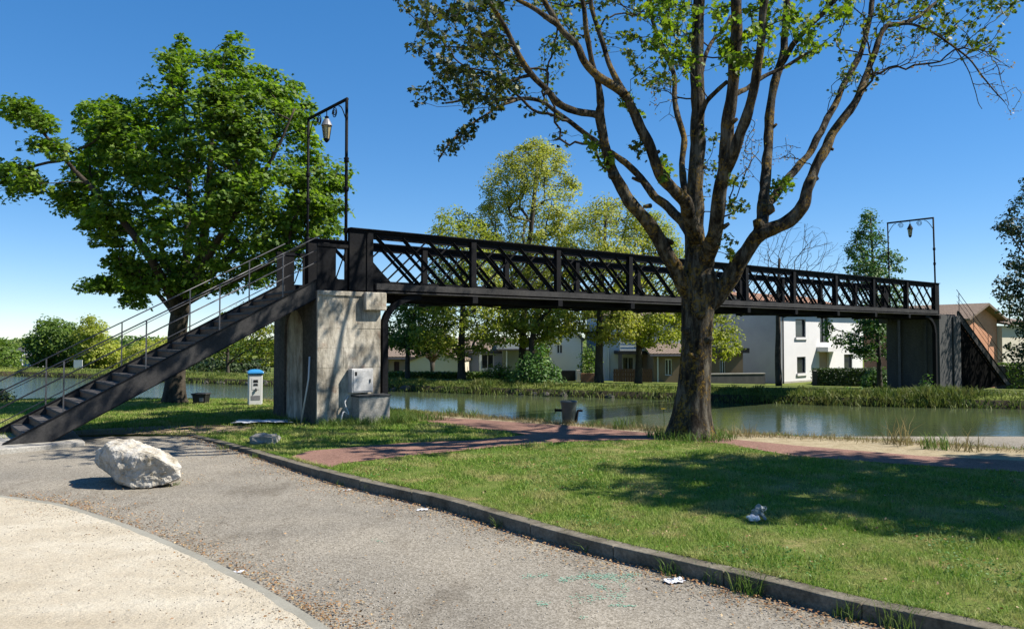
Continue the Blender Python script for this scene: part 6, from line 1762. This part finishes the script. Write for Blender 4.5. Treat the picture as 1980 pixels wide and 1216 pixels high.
def crumple(name, label, cat, u, v, hitf, L_, W_, H_, mat, seed, rot=0.0, div=7, mat2=None):
    rg = np.random.default_rng(seed); p = hitf(u, v)
    vs, fs = [], []; n = div
    for i in range(n + 1):
        for j in range(n + 1):
            x, y = (i / n - .5) * L_, (j / n - .5) * W_
            e = 1 - max(abs(i / n - .5), abs(j / n - .5)) * 1.2
            z = max(.004, H_ * (.5 + .9 * mnoise.noise(Vector((i * .9 + seed, j * .9, seed * 1.3)))) * (.35 + .65 * e))
            x += rg.normal(0, .05 * L_); y += rg.normal(0, .06 * W_)
            c, s = math.cos(rot), math.sin(rot)
            vs.append((x * c - y * s, x * s + y * c, z))
    for i in range(n):
        for j in range(n):
            q = i * (n + 1) + j; fs.append((q, q + n + 1, q + n + 2, q + 1))
    o = MB().add(vs, fs).build(name, mat); o.location = (p[0], p[1], p[2] + .004)
    so = o.modifiers.new('thick', 'SOLIDIFY'); so.thickness = .003
    if mat2:
        o.data.materials.append(mat2)
        for q in o.data.polygons:
            if q.center.x > L_ * .08: q.material_index = 1
    prop(o, label, cat)
    return o
gz = lambda u, v: hit_z(u, v, 0.06)
M['plastic'] = pmat('white_plastic', (0.70, 0.72, 0.76), (0.82, 0.83, 0.86), 8, 0.35, 0, 40, 0.5)
M['blue_plastic'] = pmat('pale_blue_sheet', (0.55, 0.66, 0.90), (0.95, 0.97, 1.0), 3, 0.4, 0, 40, 0.5)
M['grey_plastic'] = pmat('grey_plastic', (0.16, 0.20, 0.21), (0.27, 0.33, 0.34), 8, 0.4)
crumple('paper_litter', 'crumpled white paper at the foot of the kerb', 'litter', 1305, 1125, hit_asph, .15, .10, .035, M['plastic'], 3, .3)
crumple('plastic_sheet', 'long white and blue sheet lying flat left of the pier', 'sheet', 508, 815, gz, 1.0, .55, .04, M['blue_plastic'], 5, .1, 10)
crumple('wrapper', 'small pale wrapper by the middle of the kerb', 'litter', 817, 986, hit_asph, .11, .07, .02, M['plastic'], 8, .2)
crumple('wrapper', 'tiny white scrap on the asphalt nearer the pier end of the kerb', 'litter', 672, 948, hit_asph, .08, .05, .02, M['plastic'], 9, .9)
crumple('wrapper', 'tiny white scrap beside the concrete edging strip', 'litter', 463, 1106, hit_asph, .09, .05, .012, M['plastic'], 10, .2)
def grass_litter():
    p = hit_z(1466, 1008, 0); p[2] = 0
    root = empty('crumpled_litter', p, 'grey and white crumpled litter lying in the lawn shade', 'litter')
    def lump(name, pts, rads, mat, seed):
        q = smooth_line([p + np.array(x) for x in pts], 5); r = np.interp(np.linspace(0, 1, len(q)), np.linspace(0, 1, len(rads)), rads)
        m = MB(); m.tube(q, list(r), 14); m.v = [tuple(np.array(x) + .026 * np.array(mnoise.noise_vector(Vector(x) * 24 + Vector((seed, 0, 0))))) for x in m.v]
        m.build(name, mat, root, smooth=False)
    lump('white_part', [(-.13, 0, .045), (-.09, 0, .035), (-.03, 0, .032), (.02, .01, .035)], [.012, .034, .034, .014], M['plastic'], 1)
    lump('grey_part', [(-.06, .05, .05), (0, .06, .085), (.05, .07, .125), (.12, .08, .13)], [.02, .045, .05, .018], M['grey_plastic'], 4)
    lump('grey_part', [(.03, .04, .10), (.06, .03, .05), (.09, .02, .015)], [.03, .022, .01], M['grey_plastic'], 7)
    root.scale = (.85, .85, .85)
grass_litter()
# broken concrete lump in the grass near the kerb
bms = bmesh.new(); bmesh.ops.create_cube(bms, size=1.0); bmesh.ops.bevel(bms, geom=bms.edges[:], offset=.12, segments=2, affect='EDGES'); bmesh.ops.subdivide_edges(bms, edges=bms.edges[:], cuts=2, use_grid_fill=True)
for v in bms.verts: v.co = Vector((v.co.x * .42, v.co.y * .3, v.co.z * .18)) + Vector(mnoise.noise_vector(v.co * 3)) * .035
me = bpy.data.meshes.new('concrete_lump'); bms.to_mesh(me); bms.free()
o = link('concrete_lump', me, M['concrete']); p = hit_z(512, 856, 0); o.location = (p[0], p[1], .05); prop(o, 'broken lump of concrete in the grass before the pier', 'rubble')
# yellow flower beside the trunk
p = hit_z(1292, 838, 0); fr_ = empty('yellow_flower', (p[0], p[1] + .4, 0), 'single tall yellow flower just left of the big trunk', 'flower')
q = np.array([p[0], p[1] + .4, 0]); MB().tube([q, q + np.array([.01, 0, .2]), q + np.array([-.01, 0, .40])], .006, 5).build('stem', M['weed'], fr_)
M['petal'] = pmat('yellow_petals', (0.75, 0.55, 0.02), (0.8, 0.62, 0.03), 5, 0.6)
hd = MB()
for i in range(14):
    a_ = i * 2 * math.pi / 14; e = np.array([math.cos(a_), math.sin(a_), .25]); c = q + np.array([-.01, 0, .40]); s_ = np.array([-math.sin(a_), math.cos(a_), 0])
    hd.add([c, c + e * .03 + s_ * .012, c + e * .055, c + e * .03 - s_ * .012], [(0, 1, 2, 3)])
hd.build('head', M['petal'], fr_)
# faded green paint on the asphalt: thin flecked strokes
def paint():
    rg = np.random.default_rng(77)
    m_, n, l, b = new_mat('faded_green_paint')
    b.inputs['Base Color'].default_value = (0.17, 0.36, 0.26, 1); b.inputs['Roughness'].default_value = .9
    V, Fc = [], []
    strokes = [((1010, 1116), (1060, 1112), 6), ((1080, 1122), (1150, 1112), 9), ((1140, 1115), (1225, 1116), 12), ((1140, 1128), (1180, 1140), 7), ((1190, 1120), (1215, 1142), 7), ((1215, 1112), (1238, 1110), 6), ((1035, 1165), (1060, 1170), 6), ((1120, 1192), (1130, 1196), 4), ((1180, 1170), (1230, 1172), 5), ((720, 1042), (740, 1048), 4), ((1100, 1160), (1210, 1150), 14)]
    for (u0, v0), (u1, v1), w in strokes:
        for _ in range(int(abs(u1 - u0) * w / (4.5 if w < 13 else 14))):
            f = rg.uniform(); u = u0 + f * (u1 - u0) + rg.normal(0, 3); v = v0 + f * (v1 - v0) + rg.normal(0, w / 3)
            p = hit_asph(u, v); k = len(V); a0 = rg.uniform(0, 6)
            for i in range(5):
                r = rg.uniform(.002, .007); V.append((p[0] + r * 1.5 * math.cos(a0 + i * 1.257), p[1] + r * math.sin(a0 + i * 1.257), asph_z(p[1]) + .004))
            Fc.append(tuple(range(k, k + 5)))
    o = MB().add(V, Fc).build('green_paint_marks', m_); o['kind'] = 'stuff'; prop(o, 'faded green paint flecks on the asphalt near the kerb', 'paint')
paint()
